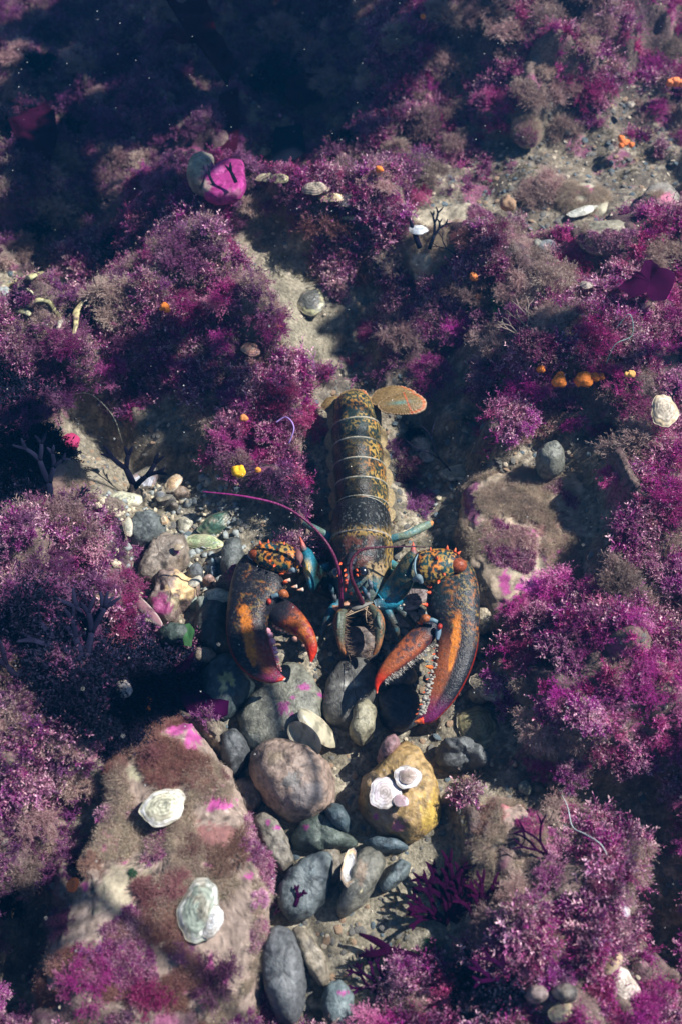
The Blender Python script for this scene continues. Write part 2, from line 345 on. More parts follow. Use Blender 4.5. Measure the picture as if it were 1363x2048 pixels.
# ------------------------------------------------------------------ stones
TOPS = []     # points on rock tops where fuzz grows: (pos, kind)
def dens(poly, m=10):
    o = []
    for i in range(len(poly)):
        a, b = poly[i], poly[(i + 1) % len(poly)]
        for k in range(m): o.append((a[0] + (b[0] - a[0]) * k / m, a[1] + (b[1] - a[1]) * k / m))
    return o
def radial(poly, ztop):
    poly = dens(poly)
    W = np.array([U(a, b, ztop)[:2] for a, b in poly]); c = W.mean(0); d = W - c
    an = np.arctan2(d[:, 1], d[:, 0]); r = np.hypot(d[:, 0], d[:, 1]); o = np.argsort(an); an, r = an[o], r[o]
    def f(t):
        t = (t + np.pi) % (2*np.pi) - np.pi
        A = np.concatenate([an - 2*np.pi, an, an + 2*np.pi]); Q = np.tile(r, 3); return np.interp(t, A, Q)
    tt = np.linspace(-np.pi, np.pi, 720, endpoint=False); q = f(tt)
    kk = np.exp(-np.linspace(-2, 2, 61) ** 2); kk /= kk.sum(); q = np.convolve(np.tile(q, 3), kk, 'same')[720:1440]
    k2 = np.exp(-np.linspace(-2, 2, 301) ** 2); k2 /= k2.sum(); q2 = np.convolve(np.tile(q, 3), k2, 'same')[720:1440]
    def rf_(t, blend=1.0):
        t = (t + np.pi) % (2*np.pi) - np.pi; a = np.interp(t, np.append(tt, np.pi), np.append(q, q[0])); b = np.interp(t, np.append(tt, np.pi), np.append(q2, q2[0])); return b + (a - b) * blend
    return c, rf_
def ell(px, py, rx, ry, rot=0, n=14, wob=.06):
    o = []
    for i in range(n):
        t = 2*math.pi*i/n; k = 1 + random.uniform(-wob, wob); x, y = rx*k*math.cos(t), ry*k*math.sin(t)
        o.append((px + x*math.cos(R(rot)) - y*math.sin(R(rot)), py + x*math.sin(R(rot)) + y*math.cos(R(rot))))
    return o
def patchy(V, base, patches, seed):
    qx, qy = PX(V); nn = fbm(V * 90, 3, seed); nm_ = fbm(V * 300, 2, seed + 2); C = np.broadcast_to(np.asarray(base, float), (len(V), 3)).copy()
    C = C * (.45 + .8 * fbm(V * 35, 4, seed + 5, .6))[:, None]; C = mixc(C, C * .45, sm(.55, .7, fbm(V * 160, 3, seed + 8))); C = mixc(C, C * 1.5 + .04, sm(.62, .74, fbm(V * 260, 2, seed + 9)) * .6)
    for a, b, rx, ry, col in patches:
        d = np.sqrt(((qx - a) / rx) ** 2 + ((qy - b) / ry) ** 2) + (nn - .5) * 1.5 + (nm_ - .5) * 1.1
        C = mixc(C, np.array(col) * (.6 + .8 * nn[:, None]), (1 - sm(.7, 1.02, d)) * .92)
    return C
def stone(name, poly, h, label, cat, base, patches=(), lift=0.0, flat=.55, rough=.004, mat='stone', nt=72, npz=26, seed=None, z0=None, group=None, exp=1.0, sink=.35):
    seed = seed or random.randint(1, 9999)
    cx = sum(p[0] for p in poly) / len(poly); cy = sum(p[1] for p in poly) / len(poly)
    g = G(cx, cy); zb = (g[2] if z0 is None else z0) + lift
    c, rf = radial(poly, zb + h * .5)
    th = np.linspace(-np.pi, np.pi, nt, endpoint=False); tq = np.linspace(-1, 1, npz)
    cp = np.sin(np.pi / 2 * (1 - np.abs(tq)) ** .92); cp[0] = cp[-1] = 1e-4; sp = np.sign(tq) * np.sqrt(np.clip(1 - cp ** (2 / flat), 0, 1)) ** exp
    r = rf(th[None, :], (cp[:, None] ** 3))
    X = c[0] + cp[:, None] * r * np.cos(th); Y = c[1] + cp[:, None] * r * np.sin(th)
    Z = zb + h * .5 * (1 - sink) + (h * .5 * (1 + sink)) * sp[:, None] + 0 * X
    V = np.stack([X, Y, Z], -1).reshape(-1, 3)
    ctr = np.array([c[0], c[1], zb + h * .5])
    D = V - ctr; D /= np.linalg.norm(D, axis=1)[:, None] + 1e-9
    V = V + D * (rough * 3 * (fbm(V * 28 + seed, 3, seed) - .5) + rough * (fbm(V * 110, 3, seed + 3) - .5))[:, None]
    V = V + D * (rough * (worley(V * 55, seed) - .5))[:, None] if mat == 'stone' else V + D * (rough * .8 * (fbm(V * 60, 3, seed + 9) - .5))[:, None]
    C = patchy(V, np.array(base) * (.85 if mat == 'stone' else 1), patches, seed)
    o = put(name, V, gridF(npz, nt), M[mat], C); tag(o, label, cat, group)
    o['_top'] = 0; del o['_top']
    return o, V
GREY = (.19, .185, .165); DGREY = (.085, .09, .09); BLUEG = (.14, .165, .165); BROWN = (.28, .19, .145); PURP = (.25, .03, .16)
MAGC = (.38, .065, .23); SILT = (.30, .25, .18); PALE = (.55, .50, .38); TEAL = (.07, .10, .10)
S = []
def st(*a, **k): S.append(stone(*a, **k)); return S[-1]
# big boulders first
slab_poly = [(335, 1435), (385, 1450), (425, 1490), (455, 1540), (485, 1600), (515, 1680), (535, 1760), (545, 1850), (520, 1950), (510, 2060), (300, 2120), (90, 2120), (85, 1980), (110, 1850), (165, 1770), (190, 1690), (225, 1600), (225, 1530), (270, 1460)]
CR = [(350, 1455, 26, 20, MAGC), (385, 1475, 18, 30, MAGC), (322, 1500, 26, 14, (.5, .16, .28)), (425, 1580, 26, 26, MAGC), (440, 1605, 28, 18, MAGC), (380, 1600, 18, 10, MAGC), (240, 1590, 14, 22, MAGC),
      (215, 1690, 26, 26, (.5, .18, .27)), (205, 1700, 9, 9, MAGC), (246, 1722, 12, 8, MAGC), (170, 1775, 10, 10, MAGC), (420, 1735, 12, 12, MAGC), (497, 1755, 10, 9, MAGC), (250, 1780, 60, 50, (.34, .29, .20)), (340, 1905, 7, 7, MAGC),
      (285, 1545, 40, 16, (.33, .30, .2)), (420, 1680, 70, 40, (.22, .10, .09)), (300, 1780, 45, 25, (.26, .08, .09)), (320, 1690, 60, 14, (.36, .31, .2)), (230, 1905, 22, 14, PURP), (160, 2000, 60, 50, (.25, .06, .18)), (230, 1960, 40, 60, (.22, .06, .15)), (400, 1960, 50, 40, PURP)]
st('boulder', slab_poly, .085, 'large silt-covered boulder with magenta crusts and two shells, lower left', 'boulder', (.30, .225, .18), CR, mat='rock', flat=.28, exp=.8, rough=.010, nt=220, npz=90, z0=-.015, seed=311)
st('boulder', [(925, 985), (950, 955), (1010, 948), (1090, 945), (1160, 950), (1210, 975), (1215, 1060), (1190, 1150), (1150, 1230), (1060, 1280), (985, 1260), (945, 1200), (925, 1130), (915, 1060)], .075,
   'flat-topped brown silty boulder to the right of the lobster', 'boulder', (.38, .295, .21), [(945, 1000, 22, 50, (.2, .06, .13)), (1060, 1070, 18, 16, MAGC), (1010, 1160, 14, 40, MAGC), (1075, 1170, 50, 45, (.5, .06, .33)), (1130, 1130, 60, 60, (.24, .04, .16)), (1050, 1135, 50, 30, (.36, .32, .22)), (1090, 1040, 35, 30, (.2, .1, .09))],
   mat='rock', flat=.25, exp=.8, rough=.009, nt=180, npz=70, z0=-.02, seed=17)
st('boulder', [(930, 1700), (945, 1630), (985, 1600), (1030, 1608), (1070, 1650), (1110, 1700), (1150, 1770), (1080, 1840), (1000, 1830), (950, 1780)], .075, 'pinkish rounded boulder on the silt at lower right', 'boulder', (.44, .32, .26),
   [(985, 1625, 40, 30, (.42, .16, .17)), (950, 1665, 14, 20, (.45, .17, .19)), (985, 1685, 18, 12, (.5, .47, .42)), (1020, 1730, 26, 16, (.16, .10, .09)), (1080, 1690, 20, 22, (.28, .1, .14))], mat='rock', flat=.5, rough=.010, nt=120, npz=50, z0=-.01)
st('boulder', [(800, 470), (830, 435), (930, 418), (985, 440), (1010, 480), (985, 530), (900, 555), (830, 545), (800, 510)], .06, 'pale flat boulder behind the dark forked weeds', 'boulder', (.42, .36, .26),
   [(930, 455, 45, 14, (.48, .22, .3)), (960, 510, 40, 20, (.33, .06, .16)), (900, 490, 20, 8, (.4, .12, .25)), (900, 545, 50, 12, (.4, .35, .25))], mat='rock', flat=.3, rough=.008, nt=110, npz=44, z0=.02)
st('boulder', [(100, 950), (118, 915), (150, 925), (170, 965), (175, 1010), (150, 1040), (112, 1030), (96, 990)], .025, 'pinkish flat rock under the magenta sponge at the left', 'rock', (.36, .24, .19), [(130, 1012, 34, 14, (.55, .47, .25))], mat='rock', flat=.35)
st('boulder', [(1100, 390), (1135, 370), (1180, 368), (1222, 395), (1220, 430), (1170, 450), (1130, 446), (1105, 420)], .05, 'pale round rock with a white-rimmed shell, upper right', 'rock', (.42, .38, .28), [(1160, 380, 30, 7, (.4, .06, .18)), (1215, 410, 12, 25, (.5, .46, .34))], mat='rock', flat=.6, z0=.02)
st('rock', ell(1215, 470, 62, 28), .035, 'low grey-beige rock just below the white-rimmed rock', 'rock', (.30, .27, .2), mat='rock')
st('rock', ell(1052, 262, 28, 22), .03, 'small rounded beige rock in the upper right weeds', 'rock', (.36, .32, .24), mat='rock')
st('rock', ell(1318, 405, 40, 40), .04, 'grey rock with a pink crust at the right edge', 'rock', (.28, .25, .21), [(1330, 395, 18, 12, (.45, .15, .22))], mat='rock')
st('rock', [(372, 340), (385, 314), (410, 306), (432, 318), (430, 350), (405, 375), (382, 368)], .045, 'grey-brown rock beside the bright magenta one', 'rock', (.28, .24, .19), [(392, 330, 24, 22, (.3, .28, .2)), (420, 355, 18, 25, MAGC)], mat='rock', lift=.03)
st('rock', [(402, 385), (412, 355), (432, 334), (455, 321), (487, 321), (493, 370), (475, 392), (430, 400)], .022, 'flat rock completely covered with bright magenta crust', 'rock', (.36, .04, .20), [(410, 372, 16, 18, (.26, .2, .17)), (470, 385, 20, 8, (.3, .1, .18)), (440, 340, 12, 8, (.45, .10, .28))], mat='rock', flat=.14, rough=.0015, lift=.045)
st('rock', ell(1100, 915, 28, 27), .05, 'rounded grey-green stone hanging over the brown boulder', 'stone', (.2, .2, .16), lift=.03)
st('rock', ell(965, 1243, 20, 28), .04, 'small round sandy pebble touching the right claw', 'pebble', (.40, .33, .22), lift=.01)
st('rock', ell(1005, 1245, 52, 36, -10), .03, 'flat sandy brown stone half under the purple weed', 'stone', (.29, .23, .17))
# central pebbles
st('stone', [(472, 1430), (500, 1390), (540, 1352), (572, 1326), (600, 1326), (630, 1358), (648, 1395), (642, 1432), (640, 1470), (600, 1500), (510, 1500), (483, 1475)], .045, 'large flat grey-green stone under the tip of the left claw', 'stone', (.22, .215, .165), [(605, 1375, 14, 10, PURP), (565, 1415, 14, 12, PURP), (640, 1390, 5, 5, PURP), (583, 1430, 5, 4, PURP), (587, 1395, 5, 4, PURP), (500, 1480, 25, 14, (.3, .31, .26))], flat=.4, nt=110, npz=40)
st('stone', [(497, 1530), (502, 1500), (525, 1482), (560, 1478), (595, 1485), (630, 1502), (660, 1530), (671, 1565), (665, 1600), (645, 1625), (615, 1636), (580, 1633), (545, 1612), (512, 1577)], .085, 'big rounded pinkish-brown stone in front of the lobster', 'stone', (.33, .235, .18), [(585, 1560, 20, 16, (.12, .11, .1)), (550, 1515, 20, 12, (.2, .15, .1)), (620, 1590, 40, 25, (.2, .17, .155))], flat=.62, rough=.004, nt=120, npz=48)
st('stone', [(435, 1495), (445, 1465), (465, 1455), (485, 1470), (499, 1500), (492, 1532), (467, 1550), (445, 1530)], .05, 'dark blue-grey oval stone left of the pinkish-brown one', 'stone', DGREY)
st('stone', ell(492, 1592, 36, 42), .03, 'dark brown stone mostly under the big pinkish-brown one', 'stone', (.13, .10, .08))
st('stone', [(502, 1632), (528, 1619), (556, 1645), (580, 1690), (590, 1724), (568, 1746), (538, 1726), (515, 1682)], .045, 'grey-brown leaning stone with small purple spots', 'stone', (.24, .21, .165), [(535, 1645, 7, 5, PURP), (552, 1655, 9, 5, PURP), (540, 1705, 6, 4, PURP)], flat=.45)
st('stone', [(582, 1675), (600, 1645), (645, 1628), (680, 1658), (722, 1680), (705, 1698), (620, 1702), (590, 1693)], .04, 'dark green-grey stone wedged below the brown one', 'stone', (.10, .125, .10), [(612, 1655, 6, 5, PURP)])
st('stone', [(645, 1622), (660, 1603), (682, 1615), (702, 1645), (692, 1662), (660, 1652)], .045, 'small dark teal stone between the brown and yellow stones', 'stone', (.07, .10, .11), lift=.01)
st('stone', [(552, 1780), (575, 1745), (620, 1708), (660, 1698), (670, 1720), (652, 1800), (622, 1836), (580, 1842), (555, 1812)], .045, 'flat blue-grey stone with the little red forked weed on it', 'stone', BLUEG, flat=.4, nt=90)
st('stone', [(670, 1815), (690, 1755), (710, 1708), (730, 1691), (760, 1703), (772, 1725), (755, 1762), (722, 1806), (695, 1827), (680, 1832)], .055, 'long olive-grey stone standing right of the white shell', 'stone', (.20, .19, .15), [(737, 1720, 3, 3, (.8, .7, .4)), (705, 1765, 2.5, 2.5, (.8, .75, .6)), (722, 1782, 4, 3, (.8, .7, .4)), (722, 1745, 10, 20, (.27, .2, .14))], flat=.5)
st('stone', [(757, 1777), (780, 1738), (803, 1716), (826, 1724), (815, 1750), (792, 1775), (770, 1787)], .035, 'small smooth blue-grey stone lying on the silt', 'stone', (.17, .21, .21), flat=.5)
st('stone', [(520, 1893), (535, 1864), (560, 1852), (585, 1866), (603, 1910), (613, 1962), (609, 2010), (592, 2050), (562, 2056), (541, 2022), (526, 1965)], .06, 'long upright dark grey stone at the bottom edge', 'stone', (.145, .15, .15), flat=.5, nt=100)
st('stone', [(577, 1856), (603, 1850), (634, 1885), (656, 1922), (661, 1959), (645, 1976), (619, 1955), (603, 1910)], .045, 'sandy brown stone right of the long dark bottom stone', 'stone', (.30, .25, .18), flat=.5)
st('stone', [(640, 2010), (650, 1975), (680, 1954), (706, 1990), (708, 2030), (690, 2060), (655, 2055)], .04, 'blue-grey stone at the bottom with a purple spot', 'stone', (.15, .19, .19), [(683, 1985, 14, 7, PURP)])
st('stone', [(720, 1582), (724, 1552), (750, 1535), (776, 1505), (800, 1482), (830, 1486), (846, 1515), (870, 1560), (878, 1600), (871, 1650), (842, 1676), (815, 1680), (780, 1667), (750, 1647), (727, 1625)], .075, 'mustard yellow stone carrying two white slipper shells', 'stone', (.38, .245, .095),
   [(765, 1635, 40, 28, (.30, .20, .13)), (750, 1632, 7, 6, MAGC), (792, 1655, 16, 12, (.5, .13, .2)), (860, 1625, 25, 50, (.5, .33, .07)), (740, 1560, 25, 25, (.36, .25, .14))], flat=.55, rough=.005, nt=120, npz=48)
st('stone', [(752, 1508), (770, 1476), (790, 1469), (800, 1490), (780, 1525), (762, 1528)], .06, 'small pink-mauve stone behind the mustard yellow one', 'stone', (.38, .22, .22), lift=.02)
st('stone', [(400, 1345), (428, 1315), (455, 1303), (478, 1328), (512, 1368), (478, 1405), (446, 1437), (412, 1412)], .04, 'dark teal stone with yellow-green lichen-like crust left of the claw', 'stone', (.06, .085, .085), [(455, 1355, 14, 10, (.45, .42, .16)), (465, 1365, 8, 12, (.45, .42, .16)), (448, 1375, 8, 10, (.5, .45, .2))], lift=.01)
st('stone', [(640, 1415), (655, 1355), (678, 1318), (720, 1306), (752, 1335), (752, 1382), (732, 1430), (700, 1458), (660, 1445)], .045, 'dark grey stone directly in front of the mouthparts', 'stone', (.12, .115, .10), [(700, 1370, 20, 8, (.28, .27, .23))], flat=.45)
st('stone', [(706, 1410), (728, 1394), (750, 1420), (742, 1466), (722, 1487), (700, 1466)], .045, 'olive sandy stone leaning on the dark grey one', 'stone', (.33, .30, .2), lift=.01)
st('stone', ell(797, 1415, 46, 48), .035, 'almost black round stone in the shade of the right claw', 'stone', (.04, .045, .055))  # claw shadow is painted as this stone's near-black colour
st('stone', ell(795, 1345, 44, 26), .03, 'shaded brown-grey stone under the right claw finger', 'stone', (.13, .115, .10))
st('stone', [(680, 1262), (748, 1258), (756, 1300), (740, 1318), (695, 1316), (676, 1298)], .05, 'brown blocky stone between the two feeding limbs', 'stone', (.19, .145, .12), lift=.0, flat=.3, exp=.6)
st('stone', ell(930, 1508, 50, 28, 10), .05, 'dark grey knobbly stone below the olive oyster', 'stone', (.12, .125, .12), rough=.012)
st('stone', ell(660, 1730, 26, 46), .02, 'low brown stone between the blue-grey and olive-grey stones', 'stone', (.17, .14, .1))
st('stone', ell(770, 1690, 44, 12, 8), .025, 'thin dark blue stone edge under the mustard stone', 'stone', (.10, .14, .16))
# left hollow
st('stone', [(251, 1078), (254, 1047), (275, 1026), (302, 1020), (328, 1036), (330, 1068), (300, 1085), (265, 1093)], .045, 'smooth grey round stone below the large cream oyster', 'stone', (.14, .155, .145))
st('stone', [(275, 1140), (303, 1090), (326, 1066), (369, 1073), (376, 1112), (350, 1145), (309, 1165), (277, 1158)], .05, 'brown silty slab below the grey round stone', 'stone', (.27, .215, .165), [(355, 1098, 5, 12, PURP)], flat=.4, rough=.007)
st('stone', [(292, 1204), (318, 1160), (358, 1139), (392, 1167), (394, 1190), (366, 1222), (342, 1250), (309, 1242)], .05, 'rock with a flaking orange-cream patch in the left hollow', 'rock', (.24, .17, .14), [(368, 1165, 28, 34, (.62, .42, .2)), (348, 1205, 12, 14, (.42, .34, .2)), (322, 1212, 22, 22, (.24, .03, .12))], flat=.4, rough=.009)
st('stone', [(443, 1103), (453, 1082), (480, 1074), (492, 1110), (473, 1155), (453, 1163), (439, 1139)], .045, 'dark grey oval stone behind the left claw', 'stone', (.10, .11, .10))
st('stone', [(388, 1240), (402, 1206), (432, 1192), (455, 1205), (462, 1290), (434, 1317), (409, 1306), (390, 1275)], .05, 'round dark olive-black stone touching the left claw', 'stone', (.055, .06, .052))
st('stone', ell(350, 1268, 36, 20), .03, 'dark green stone below the orange-patched rock', 'stone', (.045, .065, .05))
st('stone', ell(408, 1318, 26, 16), .04, 'small brown stone between the black and teal stones', 'stone', (.22, .17, .12))
st('stone', ell(392, 1146, 15, 18), .025, 'small flat slate pebble among the left hollow gravel', 'pebble', (.15, .16, .16), flat=.4, nt=36, npz=14)
for q in [(428, 1146, 9, 13, (.16, .22, .27), 'pale blue slate pebble beside the dark grey oval stone'), (428, 1126, 7, 9, (.2, .27, .29), 'tiny pale blue pebble just above the pale blue slate pebble'), (390, 1205, 13, 10, (.25, .31, .24), 'small light green pebble beside the round black stone'),
          (418, 1162, 14, 7, (.38, .24, .19), 'small pinkish pebble above the left hollow oyster'), (349, 1012, 12, 9, (.26, .22, .17), 'small tan pebble above the whelk shells'), (405, 1208, 14, 14, (.2, .22, .18), 'grey pebble tucked behind the round black stone'),
          (330, 1000, 22, 16, (.2, .18, .15), 'brown pebble right of the cream oyster'), (360, 985, 20, 12, (.3, .22, .16), 'tan pebble under the hollow overhang'), (310, 1085, 16, 10, (.17, .16, .14), 'dark pebble at the foot of the grey round stone')]:
    st('pebble', ell(*q[:4]), .022, q[5], 'pebble', q[4], nt=36, npz=14)
for q in [(1090, 500, 26, 12, (.19, .2, .2), 'blue-grey pebble in the gap below the beige rocks'), (1072, 495, 14, 9, (.26, .25, .2), 'small beige pebble beside the blue-grey one'), (960, 1385, 22, 16, (.3, .26, .18), 'tan pebble under the edge of the right claw'), (955, 1290, 22, 14, (.33, .28, .2), 'pale pebble in front of the round sandy pebble'),
          (1130, 1985, 26, 18, (.3, .25, .2), 'brown pebble near the bottom right shells'), (1075, 1990, 24, 16, (.27, .2, .18), 'dull pink pebble among the bottom right weeds')]:
    st('pebble', ell(*q[:4]), .03, q[5], 'pebble', q[4], nt=36, npz=14)

# ------------------------------------------------------------------ shells
def surf_z(px, py):
    """height of the highest stone or ground seen at this pixel."""
    best = G(px, py)
    for o, V in S:
        a, b = PX(V); d = (a - px) ** 2 + (b - py) ** 2; i = np.where(d < 14 ** 2)[0]
        if len(i):
            # nearest to the camera among the close ones
            dd = np.linalg.norm(V[i] - CAM, axis=1); p = V[i[np.argmin(dd)]]
            if np.linalg.norm(p - CAM) < np.linalg.norm(best - CAM): best = p
    return best
COVER = np.zeros((280, 190), bool)
def cover(px, py, r):
    yy, xx = np.mgrid[0:280, 0:190]; COVER[((xx * 8 - 60 - px) ** 2 + (yy * 8 - 60 - py) ** 2) < r * r] = True
def covered(qx, qy):
    return COVER[np.clip(((np.asarray(qy) + 60) / 8).astype(int), 0, 279), np.clip(((np.asarray(qx) + 60) / 8).astype(int), 0, 189)]
for _o, _V in S:
    a_, b_ = PX(_V); COVER[np.clip(((b_ + 60) / 8).astype(int), 0, 279), np.clip(((a_ + 60) / 8).astype(int), 0, 189)] = True
def limpet(px, py, rx, ry, rot, label, col=(.78, .72, .66), rim=(.6, .42, .3), h=.4, lift=0, spiral=True, group=None, name='shell', up=True, cat='shell'):
    cover(px, py, max(rx, ry) * 1.0)
    p = surf_z(px, py) + np.array([0, 0, lift + .003]); sc = np.linalg.norm(U(px + 50, py, p[2]) - U(px - 50, py, p[2])) / 100
    nt_, nr = 56, 26; th = np.linspace(0, 2*np.pi, nt_, endpoint=False); rr = np.linspace(0.02, 1, nr)
    k = 1 + .05 * np.sin(2 * th + px) + .05 * np.sin(3 * th + px) + .04 * np.sin(5 * th + py) + .02 * np.sin(11 * th + px)
    X = rr[:, None] * rx * sc * k * np.cos(th); Y = rr[:, None] * ry * sc * k * np.sin(th)
    hh = h * min(rx, ry) * sc; q = rr[:, None]
    Z = hh * (1 - q ** 2.2) if up else hh * (q ** 2) 
    Z = Z + 0 * X + hh * .02 * np.sin(q * 30 + np.sin(th + px) * 3 + 1.5 * np.sin(3 * th + py)) + hh * .5 * (fbm(np.stack([X * 70 + px, Y * 70, 0 * X], -1), 4, 3) - .5)
    if spiral: Z = Z + hh * .35 * np.exp(-(((q * np.cos(th) - .35) / .3) ** 2 + ((q * np.sin(th)) / .28) ** 2))
    ca, sa = math.cos(R(-rot)), math.sin(R(-rot))
    V = np.stack([X*ca - Y*sa, X*sa + Y*ca, Z], -1).reshape(-1, 3); V2 = V.copy(); V2[:, 2] -= .0012
    g = np.repeat(rr, nt_); nz = fbm(V * 200 + px, 3, 7)
    col = tuple(.84 * v for v in col); C = mixc(col, rim, sm(.55, .8, np.abs(g + .35 * (nz - .5) - .86) * -3 + 1)); C = mixc(C, np.array(col) * .45, sm(.48, .6, fbm(V * 150 + py, 4, 9, .6)) * .7); C = mixc(C, np.array((.3, .24, .17)), sm(.5, .62, fbm(V * 60 + px, 4, 19, .6)) * .55)
    C = C * (1 - .38 * sm(.1, .9, np.sin(g * 34 + 4 * nz + np.tile(np.sin(th * 2 + px), nr)))[:, None]); C = mixc(C, (.16, .12, .08), sm(.93, 1.0, g) * .5)
    n = len(V); F = gridF(nr, nt_).tolist(); F2 = [[a + n for a in reversed(f)] for f in F]
    e = (nr - 1) * nt_; F3 = [[e + j, e + n + j, e + n + (j+1) % nt_, e + (j+1) % nt_] for j in range(nt_)]
    V = np.vstack([V, V2]) + p + np.array([0, 0, .003]); C = np.vstack([C, C])
    o = put(name, V, F + F2 + F3, M['shell'], C); tag(o, label, cat, group); return o
limpet(774, 1578, 30, 34, 15, 'white slipper shell on the left of the mustard stone', (.88, .76, .78), (.85, .8, .78), .15, lift=.003)
limpet(788, 1601, 15, 13, 0, 'small pink shell stuck on the left slipper shell', (.7, .42, .55), (.75, .55, .62), .3, lift=.006)
limpet(817, 1550, 27, 24, 20, 'white slipper shell on the right of the mustard stone', (.86, .78, .78), (.85, .8, .78), .15, lift=.003)
limpet(811, 1560, 17, 16, 0, 'small brownish shell stuck on the right slipper shell', (.5, .36, .33), (.62, .5, .48), .3, lift=.006)
limpet(320, 1614, 47, 36, -15, 'large white oval slipper shell on the lower left boulder', (.74, .70, .5), (.85, .8, .72), .35, lift=.012)
limpet(412, 1826, 42, 62, 10, 'grey-green shell with a white side on the lower left boulder', (.34, .38, .3), (.6, .58, .5), .45)
limpet(428, 1835, 20, 34, 10, 'white curved shell grown over the grey-green shell', (.8, .78, .74), (.75, .7, .65), .5, lift=.008)
limpet(288, 968, 32, 23, -10, 'white and pink shell lying open in the left hollow', (.66, .66, .72), (.42, .3, .26), .3, up=False)
limpet(252, 1003, 34, 20, 10, 'cream oyster shell left of the hollow', (.68, .66, .46), (.5, .45, .32), .4, spiral=False)
limpet(411, 1089, 40, 19, 8, 'pale green and yellow pointed shell behind the left claw', (.46, .56, .3), (.55, .55, .3), .5, spiral=False)
limpet(440, 1048, 46, 24, -28, 'dark green shell above the pale green one', (.07, .15, .10), (.12, .17, .1), .7, spiral=False)
limpet(436, 1182, 29, 17, -5, 'cream oyster shell touching the left claw', (.66, .62, .44), (.5, .42, .25), .4)
limpet(342, 1041, 10, 11, 0, 'small cream whelk with an orange tip', (.8, .62, .4), (.6, .33, .15), .9)
limpet(371, 1051, 15, 19, 0, 'round white whelk shell with a dark opening', (.58, .55, .42), (.7, .66, .5), .6)
limpet(916, 949, 42, 18, -8, 'flat brown oval shell lying beside the right boulder', (.40, .33, .2), (.58, .5, .34), .4, spiral=False)
limpet(838, 888, 22, 22, 35, 'cream oyster shell above the flat brown oval shell', (.62, .5, .38), (.52, .38, .28), .4)
limpet(852, 915, 16, 16, 20, 'broken pale shell below the cream oyster shell', (.52, .4, .3), (.5, .45, .38), .3, spiral=False)
limpet(620, 606, 32, 36, 0, 'round olive shell with a pale rim on the sand channel', (.13, .13, .11), (.42, .40, .22), .35, spiral=False)
limpet(952, 1456, 44, 38, 40, 'olive-brown oyster shell below the right claw tip', (.30, .27, .13), (.38, .33, .17), .45)
limpet(985, 1372, 40, 22, 35, 'beige shell edge under the pale purple tuft', (.34, .29, .2), (.45, .38, .28), .4, spiral=False)
limpet(688, 1730, 15, 38, 12, 'narrow white open shell between two grey stones', (.85, .80, .74), (.75, .5, .28), .5, up=False, spiral=False)
limpet(1175, 428, 34, 11, -22, 'white-rimmed open shell on the pale round rock', (.80, .80, .68), (.8, .78, .66), .6, spiral=False)
limpet(836, 466, 19, 13, 10, 'bluish white shell between the two forked weeds', (.74, .78, .8), (.7, .72, .72), .3, spiral=False, lift=.016)
limpet(537, 374, 24, 12, -10, 'small yellowish white shell right of the magenta rock', (.75, .66, .4), (.7, .6, .35), .6, lift=.016)
limpet(560, 362, 18, 14, 20, 'dull yellow shell behind the yellowish white one', (.4, .36, .2), (.5, .45, .2), .6)
limpet(630, 398, 26, 16, 0, 'cream whelk shell left end of the upper shell row', (.62, .5, .36), (.55, .4, .3), .9, lift=.016)
limpet(662, 414, 26, 13, 0, 'yellow-cream shell in the middle of the upper shell row', (.78, .62, .34), (.75, .55, .35), .6, lift=.016)
limpet(690, 416, 24, 20, 30, 'ribbed pink-cream shell right end of the upper shell row', (.72, .56, .45), (.65, .48, .4), .6, lift=.016)
limpet(712, 440, 30, 7, -3, 'toothed yellow shell edge below the upper shell row', (.62, .52, .24), (.6, .5, .25), .6, spiral=False)
limpet(528, 308, 14, 12, 0, 'dull olive shell below the blue shaded rock', (.4, .36, .2), (.38, .34, .2), .5)
limpet(835, 1185, 28, 30, 25, 'pinkish ringed shell behind the right claw', (.42, .33, .31), (.6, .48, .44), .4)
limpet(806, 1205, 32, 26, 0, 'pale shell fragment lit between the shadows of the legs', (.52, .44, .42), (.6, .52, .5), .2, spiral=False)
limpet(812, 1240, 24, 20, -20, 'second pale shell fragment in front of the first', (.48, .40, .38), (.5, .45, .42), .2, spiral=False)
limpet(1235, 1975, 40, 36, 0, 'large bright white shell at lower right', (.82, .68, .6), (.8, .7, .6), .6, spiral=False)
limpet(1236, 1825, 22, 18, -20, 'lavender white shell above the large bright one', (.66, .58, .66), (.6, .52, .5), .6, spiral=False)
limpet(1222, 1925, 26, 16, -50, 'orange-cream broken shell between the two white shells', (.62, .44, .26), (.6, .42, .3), .6)
limpet(1118, 2025, 26, 18, -25, 'cream round shell at the bottom edge right of centre', (.72, .60, .38), (.6, .45, .25), .6)
limpet(1047, 1578, 14, 14, 0, 'tiny grey-green round shell in the dark gap', (.22, .26, .2), (.3, .32, .24), .5)
limpet(1078, 1579, 12, 12, 0, 'tiny brown round shell beside the grey-green one', (.16, .15, .1), (.2, .18, .12), .5)
limpet(975, 605, 12, 9, 0, 'small cream shell in the right weeds', (.6, .5, .4), (.6, .5, .4), .7, spiral=False)
limpet(1163, 600, 13, 10, 10, 'cream square-looking shell in the right weeds', (.62, .5, .42), (.6, .5, .4), .6, spiral=False, lift=.03)
limpet(1315, 850, 26, 42, 10, 'bright cream shell clump at the right edge', (.82, .68, .5), (.8, .6, .35), .5, lift=.03)
limpet(1320, 478, 12, 10, 0, 'small cream barnacle on the right edge rocks', (.7, .55, .4), (.6, .4, .3), .8)
limpet(1250, 240, 10, 8, 0, 'small white barnacle in the upper right weeds', (.7, .62, .5), (.6, .5, .4), .8, lift=.03)
limpet(255, 1397, 20, 18, 0, 'pale rounded shell in the dark weeds at the left', (.42, .38, .36), (.5, .42, .4), .6, lift=.03)
